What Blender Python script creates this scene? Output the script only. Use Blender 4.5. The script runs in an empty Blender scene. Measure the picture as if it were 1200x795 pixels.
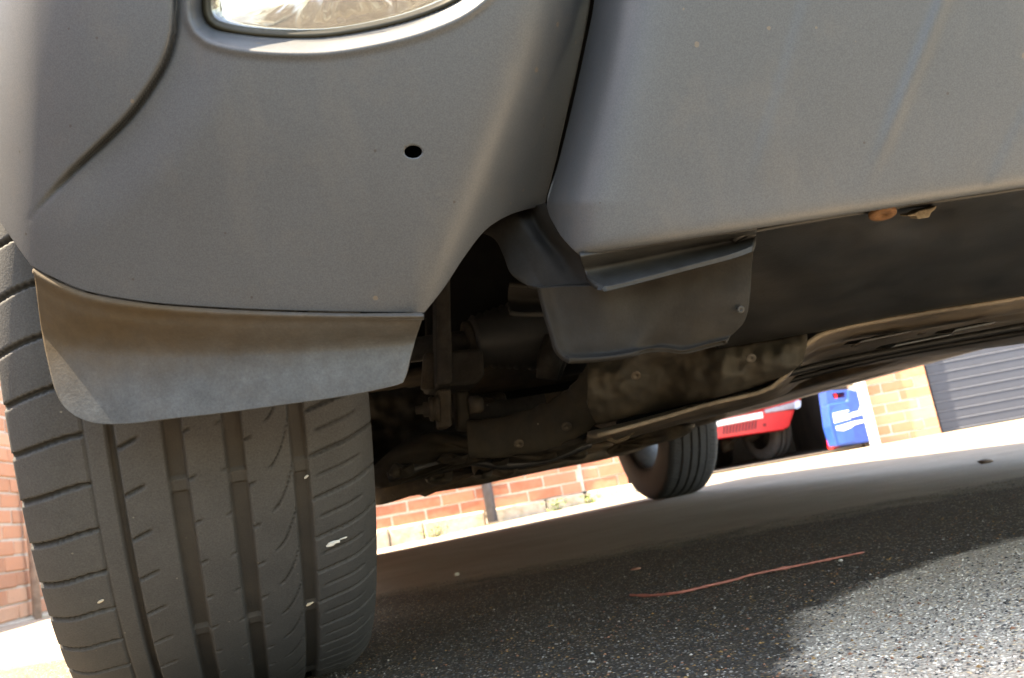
import bpy, bmesh, math, random
from mathutils import Vector, Matrix, noise
random.seed(7)
sc = bpy.context.scene
col = sc.collection
R_ = math.radians

# ------------------------------------------------------------------ camera
F, CX, CY, H = 1006.0, 600.0, 397.5, 0.124
PITCH, ROLL = 10.1, 10.3
cam_d = bpy.data.cameras.new("camera"); cam = bpy.data.objects.new("camera", cam_d); col.objects.link(cam)
CAMROT = Matrix.Rotation(R_(90 + PITCH), 3, 'X') @ Matrix.Rotation(R_(-ROLL), 3, 'Z')
cam.matrix_world = Matrix.Translation((0, 0, H)) @ CAMROT.to_4x4()
cam_d.sensor_fit = 'HORIZONTAL'; cam_d.sensor_width = 36; cam_d.lens = 36 * F / 1200
cam_d.clip_start = 0.01; cam_d.clip_end = 2000
cam_d.dof.use_dof = True; cam_d.dof.focus_distance = 0.52; cam_d.dof.aperture_fstop = 18
sc.camera = cam
# ------------------------------------------------------------------ world, sun, exposure
SUN_EL = 63.0
SX, SY = -1.0, -0.10                       # horizontal direction towards the sun
w = bpy.data.worlds.new("World"); sc.world = w; w.use_nodes = True
nt = w.node_tree; bg = nt.nodes['Background']
sky = nt.nodes.new('ShaderNodeTexSky'); sky.sky_type = 'NISHITA'; sky.sun_disc = False
sky.sun_elevation = R_(SUN_EL); sky.sun_rotation = math.atan2(SX, SY)
nt.links.new(sky.outputs[0], bg.inputs[0]); bg.inputs[1].default_value = 0.15
sd = bpy.data.lights.new("sun", 'SUN'); sd.energy = 4.0; sd.angle = R_(0.55); sd.color = (1, .95, .87)
sun = bpy.data.objects.new("sun", sd); col.objects.link(sun)
Sdir = Vector((SX, SY, 0)).normalized() * math.cos(R_(SUN_EL)) + Vector((0, 0, math.sin(R_(SUN_EL))))
sun.rotation_euler = Sdir.to_track_quat('Z', 'Y').to_euler(); sun.location = (-3, 0, 6)
sc.view_settings.view_transform = 'Standard'; sc.view_settings.look = 'None'
sc.view_settings.exposure = 3.4; sc.view_settings.gamma = 1.0
sc.view_settings.use_white_balance = True; sc.view_settings.white_balance_temperature = 8800; sc.view_settings.white_balance_tint = 10
sc.cycles.max_bounces = 8; sc.cycles.diffuse_bounces = 8

# ------------------------------------------------------------------ geometry helpers
CAMP = Vector((0, 0, H))
def ray(px, py):
    return CAMROT @ Vector(((px - CX) / F, -(py - CY) / F, -1.0))
def P(px, py, d):                          # the place seen at that bearing, d metres ahead
    r = ray(px, py); return CAMP + r * (d / r.y)
def on_plane(px, py, o, n):
    r = ray(px, py); return CAMP + r * ((o - CAMP).dot(n) / r.dot(n))
def sm(a, b, x):
    t = min(1, max(0, (x - a) / (b - a))); return t * t * (3 - 2 * t)
def crom(pts, n):                          # Catmull-Rom resample of a polyline of tuples
    k = len(pts); out = []
    L = [0]
    for i in range(1, k): L.append(L[-1] + math.dist(pts[i][:2], pts[i-1][:2]) + 1e-9)
    for j in range(n):
        s = L[-1] * j / (n - 1); i = 0
        while i < k - 2 and L[i+1] < s: i += 1
        t = (s - L[i]) / (L[i+1] - L[i])
        p0, p1, p2, p3 = pts[max(i-1, 0)], pts[i], pts[i+1], pts[min(i+2, k-1)]
        out.append(tuple(.5 * (2*b + (c-a)*t + (2*a-5*b+4*c-d)*t*t + (3*b-a-3*c+d)*t**3) for a, b, c, d in zip(p0, p1, p2, p3)))
    return out
def coons(top, bot, lef, rig):             # px grid [row][col]
    nc, nr = len(top), len(lef); g = []
    for r in range(nr):
        v = r / (nr - 1); row = []
        for c in range(nc):
            u = c / (nc - 1); q = []
            for k in (0, 1):
                q.append((1-v)*top[c][k] + v*bot[c][k] + (1-u)*lef[r][k] + u*rig[r][k]
                         - ((1-u)*(1-v)*top[0][k] + u*(1-v)*top[-1][k] + (1-u)*v*bot[0][k] + u*v*bot[-1][k]))
            row.append((q[0], q[1], u, v))
        g.append(row)
    return g
def link(name, me, mat, parent=None, smooth=True):
    o = bpy.data.objects.new(name, me); col.objects.link(o)
    if mat is not None and not me.materials: me.materials.append(mat)
    if smooth:
        for p in me.polygons: p.use_smooth = True
    if parent is not None:
        o.parent = parent
        o.matrix_parent_inverse = wmat(parent).inverted()
    return o
def wmat(o):
    m = Matrix.LocRotScale(o.location, o.rotation_euler, o.scale)
    if o.parent: m = wmat(o.parent) @ o.matrix_parent_inverse @ m
    return m
def mesh(name, vs, fs, mat, parent=None, smooth=True):
    me = bpy.data.meshes.new(name); me.from_pydata([tuple(v) for v in vs], [], fs); me.update()
    return link(name, me, mat, parent, smooth)
def grid_mesh(name, pts, mat, parent=None, thick=0.0, kill=None, smooth=True, toward=CAMP):
    nr, nc = len(pts), len(pts[0]); vs = [p for row in pts for p in row]; fs = []
    for r in range(nr-1):
        for c in range(nc-1):
            if kill and kill(r, c): continue
            fs.append((r*nc+c, (r+1)*nc+c, (r+1)*nc+c+1, r*nc+c+1))
    s = 0
    for f in fs[::max(1, len(fs)//60)]:
        a, b, c_ = vs[f[0]], vs[f[1]], vs[f[2]]
        s += (b-a).cross(c_-a).normalized().dot((toward - a).normalized())
    if s < 0: fs = [f[::-1] for f in fs]
    o = mesh(name, vs, fs, mat, parent, smooth)
    if thick:
        m = o.modifiers.new("thickness", 'SOLIDIFY'); m.thickness = thick; m.offset = -1
    return o
def patch(name, top, bot, lef, rig, n, dfun, mat, parent, thick=.003, nr=None):
    nr = nr or n
    g = coons(crom(top, n), crom(bot, n), crom(lef, nr), crom(rig, nr))
    return grid_mesh(name, [[P(q[0], q[1], dfun(*q)) for q in row] for row in g], mat, parent, thick)
def tube(name, pts, rad, mat, parent=None, n=12, caps=True):
    vs, fs = [], []; k = len(pts); up = Vector((.13, .21, .97))
    if not isinstance(rad, (list, tuple)): rad = [rad] * k
    for i, p in enumerate(pts):
        t = (Vector(pts[min(i+1, k-1)]) - Vector(pts[max(i-1, 0)])).normalized()
        if abs(t.dot(up)) > .95: up = Vector((1, .2, .1)).normalized()
        x = t.cross(up).normalized(); y = t.cross(x)
        for j in range(n):
            a = 2*math.pi*j/n; vs.append(Vector(p) + (x*math.cos(a) + y*math.sin(a)) * rad[i])
    for i in range(k-1):
        for j in range(n): fs.append((i*n+j, i*n+(j+1) % n, (i+1)*n+(j+1) % n, (i+1)*n+j))
    if caps: fs += [tuple(range(n))[::-1], tuple((k-1)*n+j for j in range(n))]
    return mesh(name, vs, fs, mat, parent)
def prism(name, outline, d, back, mat, parent=None, bevel=.002):
    """plate whose front outline stands at depth d (number or list); back = vector of its thickness"""
    k = len(outline); ds = d if isinstance(d, (list, tuple)) else [d]*k
    f = [P(a, b, e) for (a, b), e in zip(outline, ds)]; vs = f + [p + back for p in f]
    fs = [tuple(range(k)), tuple(range(k, 2*k))[::-1]] + [(i, k+i, k+(i+1) % k, (i+1) % k) for i in range(k)]
    o = mesh(name, vs, fs, mat, parent, False); recalc(o)
    if bevel:
        m = o.modifiers.new("bevel", 'BEVEL'); m.width = bevel; m.segments = 2; m.limit_method = 'ANGLE'
    return o
def recalc(o):
    bm = bmesh.new(); bm.from_mesh(o.data); bmesh.ops.recalc_face_normals(bm, faces=bm.faces); bm.to_mesh(o.data); bm.free()
def box_data(vs, fs, c, e0, e1, e2):
    """append a box: centre c, half-extent vectors"""
    b = len(vs)
    for sx in (-1, 1):
        for sy in (-1, 1):
            for sz in (-1, 1): vs.append(c + e0*sx + e1*sy + e2*sz)
    fs += [tuple(b+i for i in f) for f in ((0,1,3,2),(4,6,7,5),(0,4,5,1),(2,3,7,6),(0,2,6,4),(1,5,7,3))]
def box(name, c, e0, e1, e2, mat, parent=None, bevel=0):
    vs, fs = [], []; box_data(vs, fs, Vector(c), Vector(e0), Vector(e1), Vector(e2))
    o = mesh(name, vs, fs, mat, parent, False); recalc(o)
    if bevel:
        m = o.modifiers.new("bevel", 'BEVEL'); m.width = bevel; m.segments = 2
    return o
def thing(name, label, cat, loc, group=None):
    o = bpy.data.objects.new(name, None); col.objects.link(o); o.location = loc
    o.empty_display_size = .1
    o['label'] = label; o['category'] = cat
    if group: o['group'] = group
    return o
def tag(o, label, cat, group=None):
    o['label'] = label; o['category'] = cat
    if group: o['group'] = group
    return o
def copy_part(o, parent):
    c = o.copy(); col.objects.link(c); c.parent = parent
    for ch in o.children: copy_part(ch, c)
    return c

# ------------------------------------------------------------------ materials
class M:
    def __init__(s, name):
        s.m = bpy.data.materials.new(name); s.m.use_nodes = True
        s.nt = s.m.node_tree; s.b = s.nt.nodes['Principled BSDF']; s.tc = None
    def n(s, t, **kw):
        x = s.nt.nodes.new('ShaderNode' + t)
        for k, v in kw.items():
            if k.startswith('i_'): x.inputs[k[2:].replace('_', ' ')].default_value = v
            else: setattr(x, k, v)
        return x
    def l(s, a, b): s.nt.links.new(a, b)
    def coord(s, which='Object'):
        if not s.tc: s.tc = s.n('TexCoord')
        return s.tc.outputs[which]
    def noise(s, scale, detail=4, rough=.55, vec=None, which='Object'):
        x = s.n('TexNoise'); x.inputs['Scale'].default_value = scale; x.inputs['Detail'].default_value = detail; x.inputs['Roughness'].default_value = rough
        s.l(vec or s.coord(which), x.inputs['Vector']); return x.outputs['Fac']
    def ramp(s, fac, stops):
        x = s.n('ValToRGB'); e = x.color_ramp.elements
        while len(e) < len(stops): e.new(.5)
        for i, (p, c) in enumerate(stops): e[i].position = p; e[i].color = (c if len(c) == 4 else (*c, 1)) if isinstance(c, tuple) else (c, c, c, 1)
        s.l(fac, x.inputs[0]); return x.outputs[0]
    def mix(s, f, a, b, mode='MIX'):
        x = s.n('Mix', data_type='RGBA', blend_type=mode)
        for sock, v in ((x.inputs[0], f), (x.inputs[6], a), (x.inputs[7], b)):
            if isinstance(v, (int, float)): sock.default_value = v if sock == x.inputs[0] else (v, v, v, 1)
            elif isinstance(v, tuple): sock.default_value = (*v, 1) if len(v) == 3 else v
            else: s.l(v, sock)
        return x.outputs[2]
    def math(s, op, a, b=0.0, c=None, clamp=False):
        x = s.n('Math', operation=op); x.use_clamp = clamp
        for i, v in enumerate((a, b) if c is None else (a, b, c)):
            if isinstance(v, (int, float)): x.inputs[i].default_value = v
            else: s.l(v, x.inputs[i])
        return x.outputs[0]
    def bump(s, h, strength=.3, dist=.002, prev=None):
        x = s.n('Bump'); x.inputs['Strength'].default_value = strength; x.inputs['Distance'].default_value = dist
        s.l(h, x.inputs['Height'])
        if prev: s.l(prev, x.inputs['Normal'])
        s.l(x.outputs[0], s.b.inputs['Normal']); return x.outputs[0]
    def set(s, color=None, rough=None, metal=None, **kw):
        for nm, v in (('Base Color', color), ('Roughness', rough), ('Metallic', metal)):
            if v is None: continue
            if isinstance(v, tuple): s.b.inputs[nm].default_value = (*v, 1) if len(v) == 3 else v
            elif isinstance(v, (int, float)): s.b.inputs[nm].default_value = v
            else: s.l(v, s.b.inputs[nm])
        for k, v in kw.items(): s.b.inputs[k.replace('_', ' ')].default_value = v
        return s

def mat_simple(name, c, rough=.6, metal=0, var=.25, scale=30, bump=0):
    m = M(name); f = m.noise(scale, 5, .6)
    lo = tuple(x*(1-var) for x in c); hi = tuple(x*(1+var) for x in c)
    m.set(m.ramp(f, [(.3, lo), (.7, hi)]), rough, metal)
    if bump: m.bump(f, .4, bump)
    return m.m
def mat_paint():
    m = M('grey_satin_paint')
    f1 = m.noise(9, 5, .6); f2 = m.noise(1400, 2, .5); f3 = m.noise(120, 3, .7)
    base = m.ramp(f1, [(.3, (.0300, .0345, .0398)), (.7, (.0365, .0415, .0475))])
    base = m.mix(.26, base, m.ramp(f2, [(.35, .010), (.65, .062)]))
    # dried splashes and specks of mud
    v = m.n('TexVoronoi', feature='F1'); v.inputs['Scale'].default_value = 58; m.l(m.coord(), v.inputs['Vector'])
    sel = m.math('LESS_THAN', v.outputs['Color'], .48)
    d = m.math('ADD', v.outputs['Distance'], m.math('MULTIPLY', f3, .2))
    spot = m.math('MULTIPLY', m.math('LESS_THAN', d, .165), sel)
    base = m.mix(m.math('MULTIPLY', spot, .45), base, (.11, .075, .042))
    v2 = m.n('TexVoronoi', feature='F1'); v2.inputs['Scale'].default_value = 75; m.l(m.coord(), v2.inputs['Vector'])
    sp2 = m.math('MULTIPLY', m.math('LESS_THAN', v2.outputs['Distance'], .055), m.math('LESS_THAN', v2.outputs['Color'], .42))
    base = m.mix(sp2, base, (.02, .018, .016))
    dust = m.noise(26, 6, .7)
    base = m.mix(m.ramp(dust, [(.54, 0.0), (.8, .2)]), base, (.085, .068, .05))
    mp = m.n('Mapping'); mp.inputs['Scale'].default_value = (38, 38, 4); m.l(m.coord(), mp.inputs[0])
    st = m.noise(1.0, 5, .6, mp.outputs[0])
    base = m.mix(m.ramp(st, [(.55, 0.0), (.8, .14)]), base, (.10, .085, .065))
    m.set(base, m.ramp(f1, [(.3, .44), (.7, .56)])); m.b.inputs['Specular IOR Level'].default_value = .4
    m.bump(m.noise(900, 2), .05, .0004)
    return m.m
def mat_plastic(name, c, dirt, amount=.5, rough=.55, scale=14, zsplit=None, grain=.12, grime=1.0):
    """weathered plastic, mud film in patches; zsplit=(z0,z1): mud thins out between those heights"""
    m = M(name); f = m.noise(scale, 7, .68); g = m.noise(700, 2)
    base = m.mix(grain, m.ramp(m.noise(45, 4), [(.3, tuple(x*.8 for x in c)), (.7, tuple(x*1.2 for x in c))]), m.ramp(g, [(.3, 0.0), (.75, grain*.22)]))
    fac = m.ramp(f, [(.42, 0.0), (.72, amount)])
    if zsplit:
        sx = m.n('SeparateXYZ'); geo = m.n('NewGeometry'); m.l(geo.outputs['Position'], sx.inputs[0])
        mr = m.n('MapRange'); m.l(sx.outputs['Z'], mr.inputs[0])
        mr.inputs[1].default_value = zsplit[0]; mr.inputs[2].default_value = zsplit[1]
        k = m.math('ADD', mr.outputs[0], m.math('MULTIPLY', m.math('SUBTRACT', f, .5), .9), clamp=True)
        fac = m.math('MULTIPLY', k, amount)
    base = m.mix(fac, base, dirt)
    gm = m.noise(scale*3.3, 6, .72)
    base = m.mix(1.0, base, m.ramp(gm, [(.28, 1-.55*grime), (.5, 1-.05*grime), (.72, 1+.45*grime)]), 'MULTIPLY')
    m.b.inputs['Specular IOR Level'].default_value = .22
    v = m.n('TexVoronoi', feature='F1'); v.inputs['Scale'].default_value = 110; m.l(m.coord(), v.inputs['Vector'])
    sp = m.math('MULTIPLY', m.math('LESS_THAN', v.outputs['Distance'], .07), m.math('LESS_THAN', v.outputs['Color'], .12))
    base = m.mix(m.math('MULTIPLY', sp, .8), base, (.25, .23, .2))
    m.set(base, m.math('ADD', m.math('MULTIPLY', fac, .3), rough))
    m.bump(m.mix(.25, f, g), .22, .0016)
    return m.m
def mat_rubber():
    m = M('worn_rubber'); f = m.noise(30, 6, .65); g = m.noise(900, 3, .6)
    base = m.ramp(f, [(.3, (.0210, .0218, .0232)), (.7, (.0345, .0348, .0355))])
    base = m.mix(.3, base, m.ramp(g, [(.3, .0), (.75, .07)]))
    v = m.n('TexVoronoi', feature='F1'); v.inputs['Scale'].default_value = 170; m.l(m.coord(), v.inputs['Vector'])
    sp = m.math('MULTIPLY', m.math('LESS_THAN', v.outputs['Distance'], .12), m.math('LESS_THAN', v.outputs['Color'], .2))
    base = m.mix(m.math('MULTIPLY', sp, .4), base, (.16, .145, .12))
    # mud packed in the main grooves; shade in the sipes is painted dark
    att = m.n('Attribute', attribute_name='groove')
    base = m.mix(m.math('MULTIPLY', m.math('MAXIMUM', m.math('MULTIPLY', att.outputs['Fac'], -1.0), 0.0), .85), base, (.006, .0055, .005))
    base = m.mix(m.math('MULTIPLY', m.math('MAXIMUM', att.outputs['Fac'], 0.0), .75), base, m.ramp(f, [(.3, (.012, .0095, .0075)), (.7, (.030, .023, .016))]))
    m.set(base, .78); m.bump(g, .35, .0006)
    return m.m
def mat_asphalt():
    m = M('asphalt'); pos = m.n('NewGeometry').outputs['Position']
    def vor(scale):
        v = m.n('TexVoronoi', feature='F1'); v.inputs['Scale'].default_value = scale; m.l(pos, v.inputs['Vector']); return v
    v = vor(380); v2 = vor(150)
    sep = m.n('SeparateColor'); m.l(v.outputs['Color'], sep.inputs[0])
    chips = m.ramp(sep.outputs[0], [(0, (.026, .023, .019)), (.42, (.058, .049, .038)), (.64, (.13, .107, .08)), (.80, (.28, .18, .07)), (.88, (.34, .29, .23)), (1, (.62, .56, .48))])
    edge = m.ramp(v.outputs['Distance'], [(.25, 1.0), (.6, 0.0)])
    tar = m.noise(60, 5, .6, pos)
    base = m.mix(m.math('MULTIPLY', edge, .85), m.ramp(tar, [(.3, (.044, .037, .029)), (.7, (.078, .065, .051))]), chips)
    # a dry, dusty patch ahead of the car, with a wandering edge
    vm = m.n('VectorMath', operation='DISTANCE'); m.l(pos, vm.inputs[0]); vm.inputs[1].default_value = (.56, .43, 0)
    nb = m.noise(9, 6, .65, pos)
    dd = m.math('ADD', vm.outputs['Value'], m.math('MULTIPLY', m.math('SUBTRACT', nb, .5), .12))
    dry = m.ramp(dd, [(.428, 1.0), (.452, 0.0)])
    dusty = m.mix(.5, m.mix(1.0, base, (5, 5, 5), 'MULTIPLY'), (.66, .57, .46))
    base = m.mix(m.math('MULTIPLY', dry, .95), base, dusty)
    # far drive: paler colour paints in the light bounced under the car
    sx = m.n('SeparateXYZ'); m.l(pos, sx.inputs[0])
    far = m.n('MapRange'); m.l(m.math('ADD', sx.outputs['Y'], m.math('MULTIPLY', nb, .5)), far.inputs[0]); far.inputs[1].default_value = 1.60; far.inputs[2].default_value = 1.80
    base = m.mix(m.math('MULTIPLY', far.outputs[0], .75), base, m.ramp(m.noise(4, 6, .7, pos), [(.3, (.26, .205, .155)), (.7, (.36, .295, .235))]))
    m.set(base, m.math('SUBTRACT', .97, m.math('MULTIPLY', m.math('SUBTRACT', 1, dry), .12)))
    m.b.inputs['Specular IOR Level'].default_value = .25
    b = m.bump(m.ramp(v.outputs['Distance'], [(0, 1.0), (.7, 0.0)]), .8, .0016)
    m.bump(tar, .5, .004, b)
    return m.m
def mat_brick(name, island=False, c=(.42, .155, .092)):
    m = M(name)
    if island: rnd = m.n('NewGeometry').outputs['Random Per Island']
    else: rnd = m.n('ObjectInfo').outputs['Random']
    pos = m.n('NewGeometry').outputs['Position']
    base = m.ramp(rnd, [(0, tuple(x*.78 for x in c)), (.5, c), (1, (c[0]*1.1, c[1]*1.35, c[2]*1.5))])
    f = m.noise(28, 6, .7, pos); base = m.mix(m.ramp(f, [(.4, 0.0), (.75, .35)]), base, (.5, .30, .22))
    base = m.mix(m.ramp(m.noise(70, 4, .7, pos), [(.6, 0.0), (.75, .5)]), base, (.16, .07, .05))
    m.set(base, .9); m.bump(m.noise(110, 5, .7, pos), .6, .004)
    return m.m
def mat_mortar(): 
    m = M('mortar'); pos = m.n('NewGeometry').outputs['Position']
    m.set(m.ramp(m.noise(40, 6, .7, pos), [(.3, (.40, .36, .31)), (.7, (.58, .54, .48))]), .95); m.bump(m.noise(200, 4, .7, pos), .6, .003); return m.m
def mat_stone():
    m = M('mossy_stone'); pos = m.n('NewGeometry').outputs['Position']
    base = m.ramp(m.noise(25, 6, .7, pos), [(.3, (.38, .31, .24)), (.7, (.60, .53, .44))])
    base = m.mix(m.ramp(m.noise(9, 6, .75, pos), [(.50, 0.0), (.72, .6)]), base, (.16, .18, .07))
    m.set(base, .95); m.bump(m.noise(60, 6, .7, pos), .7, .01); return m.m

PAINT = mat_paint()
DEFL = mat_plastic('weathered_deflector_plastic', (.052, .057, .061), (.046, .031, .016), .95, .55, 34, (.204, .246), .25, .38)  # brown mud above; paler blue-grey base below also paints in sky light
LINER = mat_plastic('black_liner_plastic', (.0068, .0064, .006), (.017, .013, .009), .6, .7, 16)
TRAY = mat_plastic('black_undertray_plastic', (.0082, .0083, .0085), (.023, .019, .0145), .45, .42, 9)
FLAP = mat_plastic('muddy_flap_plastic', (.0042, .0044, .0045), (.0105, .0080, .0052), .8, .7, 15)
LIP = mat_plastic('grey_flange_plastic', (.019, .0205, .0215), (.015, .012, .008), .6, .5, 15)
MUDMETAL = mat_plastic('mud_caked_steel', (.022, .0185, .0135), (.044, .032, .0185), .55, .7, 38, None, .12, .45)
FLOOR = mat_plastic('dusty_underbody', (.045, .036, .027), (.15, .108, .07), .85, .6, 8)
RUST = mat_plastic('rusty_steel', (.075, .035, .015), (.12, .065, .03), .7, .8, 260)
STEEL = mat_plastic('dirty_steel', (.045, .038, .03), (.06, .042, .027), .7, .55, 30)
DARKM = mat_plastic('dark_hub_steel', (.038, .034, .030), (.03, .023, .017), .6, .6, 25)
BOOT = mat_simple('rubber_boot', (.048, .046, .044), .5)
PALEBOLT = mat_plastic('corroded_clip', (.12, .095, .065), (.17, .13, .09), .5, .7, 200)
RUBBER = mat_rubber()
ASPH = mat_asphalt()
BRICK, BRICKI, MORTAR, STONE = mat_brick('red_brick'), mat_brick('red_brick_run', True), mat_mortar(), mat_stone()
BRICKY, BRICKYI = mat_brick('pale_orange_brick', c=(.56, .23, .125)), mat_brick('pale_orange_brick_run', True, (.56, .23, .125))
BRICKL, BRICKLI = mat_brick('light_orange_brick', c=(.56, .27, .16)), mat_brick('light_orange_brick_run', True, (.56, .27, .16))  # lighter orange brick colour for the left wall alone
GUTTER = mat_simple('dark_blue_grey_pipe', (.05, .06, .09), .4)
WHITE = mat_simple('white_gloss_paint', (.78, .77, .74), .4, var=.05)
EDGE_BROWN = mat_simple('brown_edge', (.16, .12, .085), .7)
DOORM = mat_simple('blue_grey_door_paint', (.033, .039, .056), .6, var=.06)
PLASTER = mat_simple('dim_garage_wall', (.15, .115, .085), .9, scale=3)
RED = mat_simple('red_paint', (.62, .015, .02), .35, var=.08)
PLATE = mat_simple('white_plate', (.85, .85, .83), .4, var=.03)
BLUE = mat_simple('blue_plastic', (.011, .06, .31), .4, var=.15)
BLUE2 = mat_simple('light_blue_print', (.014, .085, .34), .45, var=.15)
BLACK = mat_simple('black_plastic', (.015, .015, .016), .5)
GLASSY = M('dark_window_glass').set((.02, .025, .03), .05).m
LEAF = mat_simple('weed_leaf', (.10, .16, .03), .6)
SILVER = mat_simple('alloy_wheel', (.22, .215, .205), .5, .3)

# ------------------------------------------------------------------ ground
def gz(x, y):
    k = sm(2.6, 5.2, y)
    a = -.02 + .035 * (min(x, 1.0) - .25)
    a = max(a, -.13)
    left = sm(-.9, -2.4, x) * sm(.3, 2.5, y) * .0
    return k * a - left
xs = [-150, -60, -25, -12, -8, -6] + [-5 + i*.25 for i in range(41)] + [6, 8, 12, 25, 60, 150]
ys = [-150, -60, -25, -12, -6, -3] + [-2 + i*.25 for i in range(49)] + [11, 14, 20, 40, 80, 150]
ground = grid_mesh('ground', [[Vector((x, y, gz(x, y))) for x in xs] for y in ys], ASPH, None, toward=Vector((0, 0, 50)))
ground['kind'] = 'structure'

# ------------------------------------------------------------------ the grey car
YAW = R_(15)
A = Vector((-math.sin(YAW), math.cos(YAW), 0)); RR = Vector((math.cos(YAW), math.sin(YAW), 0)); UP = Vector((0, 0, 1))
W0 = Vector((-.293, .80, 0))               # ground point under the near front wheel
WB, TRACK, TR = 2.55, 1.558, .325
def C(s, l, z): return W0 + A*s + RR*l + UP*z
car = thing('parked_car', 'grey car parked close to the camera, seen from low in front of its bumper', 'car', C(WB/2, TRACK/2, 0))

# bumper corner -------------------------------------------------------
def pl_dist(px, py, pts):                  # signed distance to polyline (+ on its right going down), nearest parameter
    best = (1e9, 0, 0)
    L = 0
    for i in range(len(pts)-1):
        ax, ay = pts[i]; bx, by = pts[i+1]; dx, dy = bx-ax, by-ay; l2 = dx*dx+dy*dy
        t = max(0, min(1, ((px-ax)*dx+(py-ay)*dy)/l2)); qx, qy = ax+dx*t, ay+dy*t
        d = math.hypot(px-qx, py-qy)
        if d < best[0]:
            s = dx*(py-ay)-dy*(px-ax); best = (d, -1 if s > 0 else 1, L + t)
        L += 1
    return best[0]*best[1], best[2]/L
GROOVE = crom([(203, -160), (205, -60), (205, 0), (203, 40), (192, 75), (172, 108), (150, 137), (120, 167), (85, 200), (55, 232), (28, 264)], 40)
FOG = crom([(238, -60), (238, 0), (240, 20), (254, 34), (300, 43), (370, 45), (430, 37), (490, 22), (540, 0), (570, -30), (575, -70), (540, -110), (470, -130), (330, -130), (262, -110), (240, -80), (238, -60)], 90)
def inside(px, py, poly):
    c = False; j = len(poly)-1
    for i in range(len(poly)):
        xi, yi = poly[i][:2]; xj, yj = poly[j][:2]
        if (yi > py) != (yj > py) and px < (xj-xi)*(py-yi)/(yj-yi)+xi: c = not c
        j = i
    return c
def d_corner_base(px, py):
    t = py / 365
    d = .366 + .040*t + .012*max(0, t)**2
    if px < 110: d += .045*((110-px)/250)**2
    d += .010*((px-300)/300)**2
    if px < 45: d += .022*((45-px)/100)**2
    q = max(0, -py-6); d += .00040*q*q/(q+50)*(1 - .9*sm(540, 640, px))
    xc = 648 - 118*max(0, (py+20)/340)**1.25
    e = px - xc
    soft = 15.0
    d += .00085*soft*math.log1p(math.exp(max(-30, min(30, e/soft))))*.9
    return d
HOLE = (484, 178, 10.5, 7.5)
def d_corner(px, py, *_):
    d = d_corner_base(px, py)
    if px < 330 and py < 300:
        s, t = pl_dist(px, py, GROOVE)
        k = 1 - sm(.72, 1.0, t)
        d += k*(.0036*sm(-3, 2, s)*(1 - sm(4, 85, s)) + .0042*math.exp(-((s-1.0)/3.0)**2))
    if -180 < py < 80 and 190 < px < 620:
        s, _t = pl_dist(px, py, FOG); ins = inside(px, py, FOG); s = abs(s) * (-1 if ins else 1)
        d += .016*(1 - sm(-1, 17, s)) + (.045*(1 - sm(-6, -1.5, s)) if ins else 0)
        d -= .0010*math.exp(-((s-19)/5)**2)
    return d
SEAM = [(708, -160), (700, -80), (692, 0), (684, 45), (674, 92), (661, 148), (650, 195), (638, 241)]
top1 = [(-140 + (560+140)*i/239, -160) for i in range(240)]
top2 = [(560 + 148*i/79, -160) for i in range(1, 80)]
bot1 = crom([(36, 311), (60, 324), (100, 341), (150, 351), (200, 357), (280, 362), (350, 364.5), (420, 366), (497, 367)], 240)
bot2 = crom([(497, 367), (520, 338), (545, 300), (570, 269), (600, 251), (638, 241)], 80)[1:]
lef = crom([(-140, -160), (-112, 30), (-58, 168), (-2, 256), (18, 286), (36, 311)], 260)
rig = crom(SEAM, 260)
gc = coons(top1 + top2, bot1 + bot2, lef, rig)
def snap(q):
    px, py, u, v = q
    ex, ey = (px-HOLE[0])/HOLE[2], (py-HOLE[1])/HOLE[3]; r = math.hypot(ex, ey)
    return px, py
def kill_hole(r, c):
    q = [gc[r][c], gc[r+1][c], gc[r][c+1], gc[r+1][c+1]]
    x = sum(a[0] for a in q)/4; y = sum(a[1] for a in q)/4
    return math.hypot((x-HOLE[0])/HOLE[2], (y-HOLE[1])/HOLE[3]) < 1.0
pts = []
for row in gc:
    pts.append([P(*snap(q), d_corner(*snap(q))) for q in row])
pts_corner_top = pts[0]
corner = grid_mesh('bumper_corner', pts, PAINT, car, .0030, kill_hole)
bmh = bmesh.new(); bmh.from_mesh(corner.data); inv = wmat(corner).inverted(); hc = inv @ P(HOLE[0], HOLE[1], d_corner(*HOLE[:2]))
R3 = CAMROT.inverted()
for v in bmh.verts:
    if v.is_boundary and (v.co - hc).length < .012:      # rim of the hole: bring it onto a clean oval
        q = R3 @ ((wmat(corner) @ v.co) - CAMP); px = CX - F*q.x/q.z; py = CY + F*q.y/q.z
        a = math.atan2((py-HOLE[1])/HOLE[3], (px-HOLE[0])/HOLE[2]); px = HOLE[0] + HOLE[2]*math.cos(a); py = HOLE[1] + HOLE[3]*math.sin(a)
        v.co = inv @ P(px, py, d_corner(px, py))
bmh.to_mesh(corner.data); bmh.free()
prism('hole_backing', [(420, 120), (560, 100), (556, 215), (430, 225)], .445, Vector((0, .05, 0)), BLACK, car, .004)  # black backing added behind the hole to keep it dark inside
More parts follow.
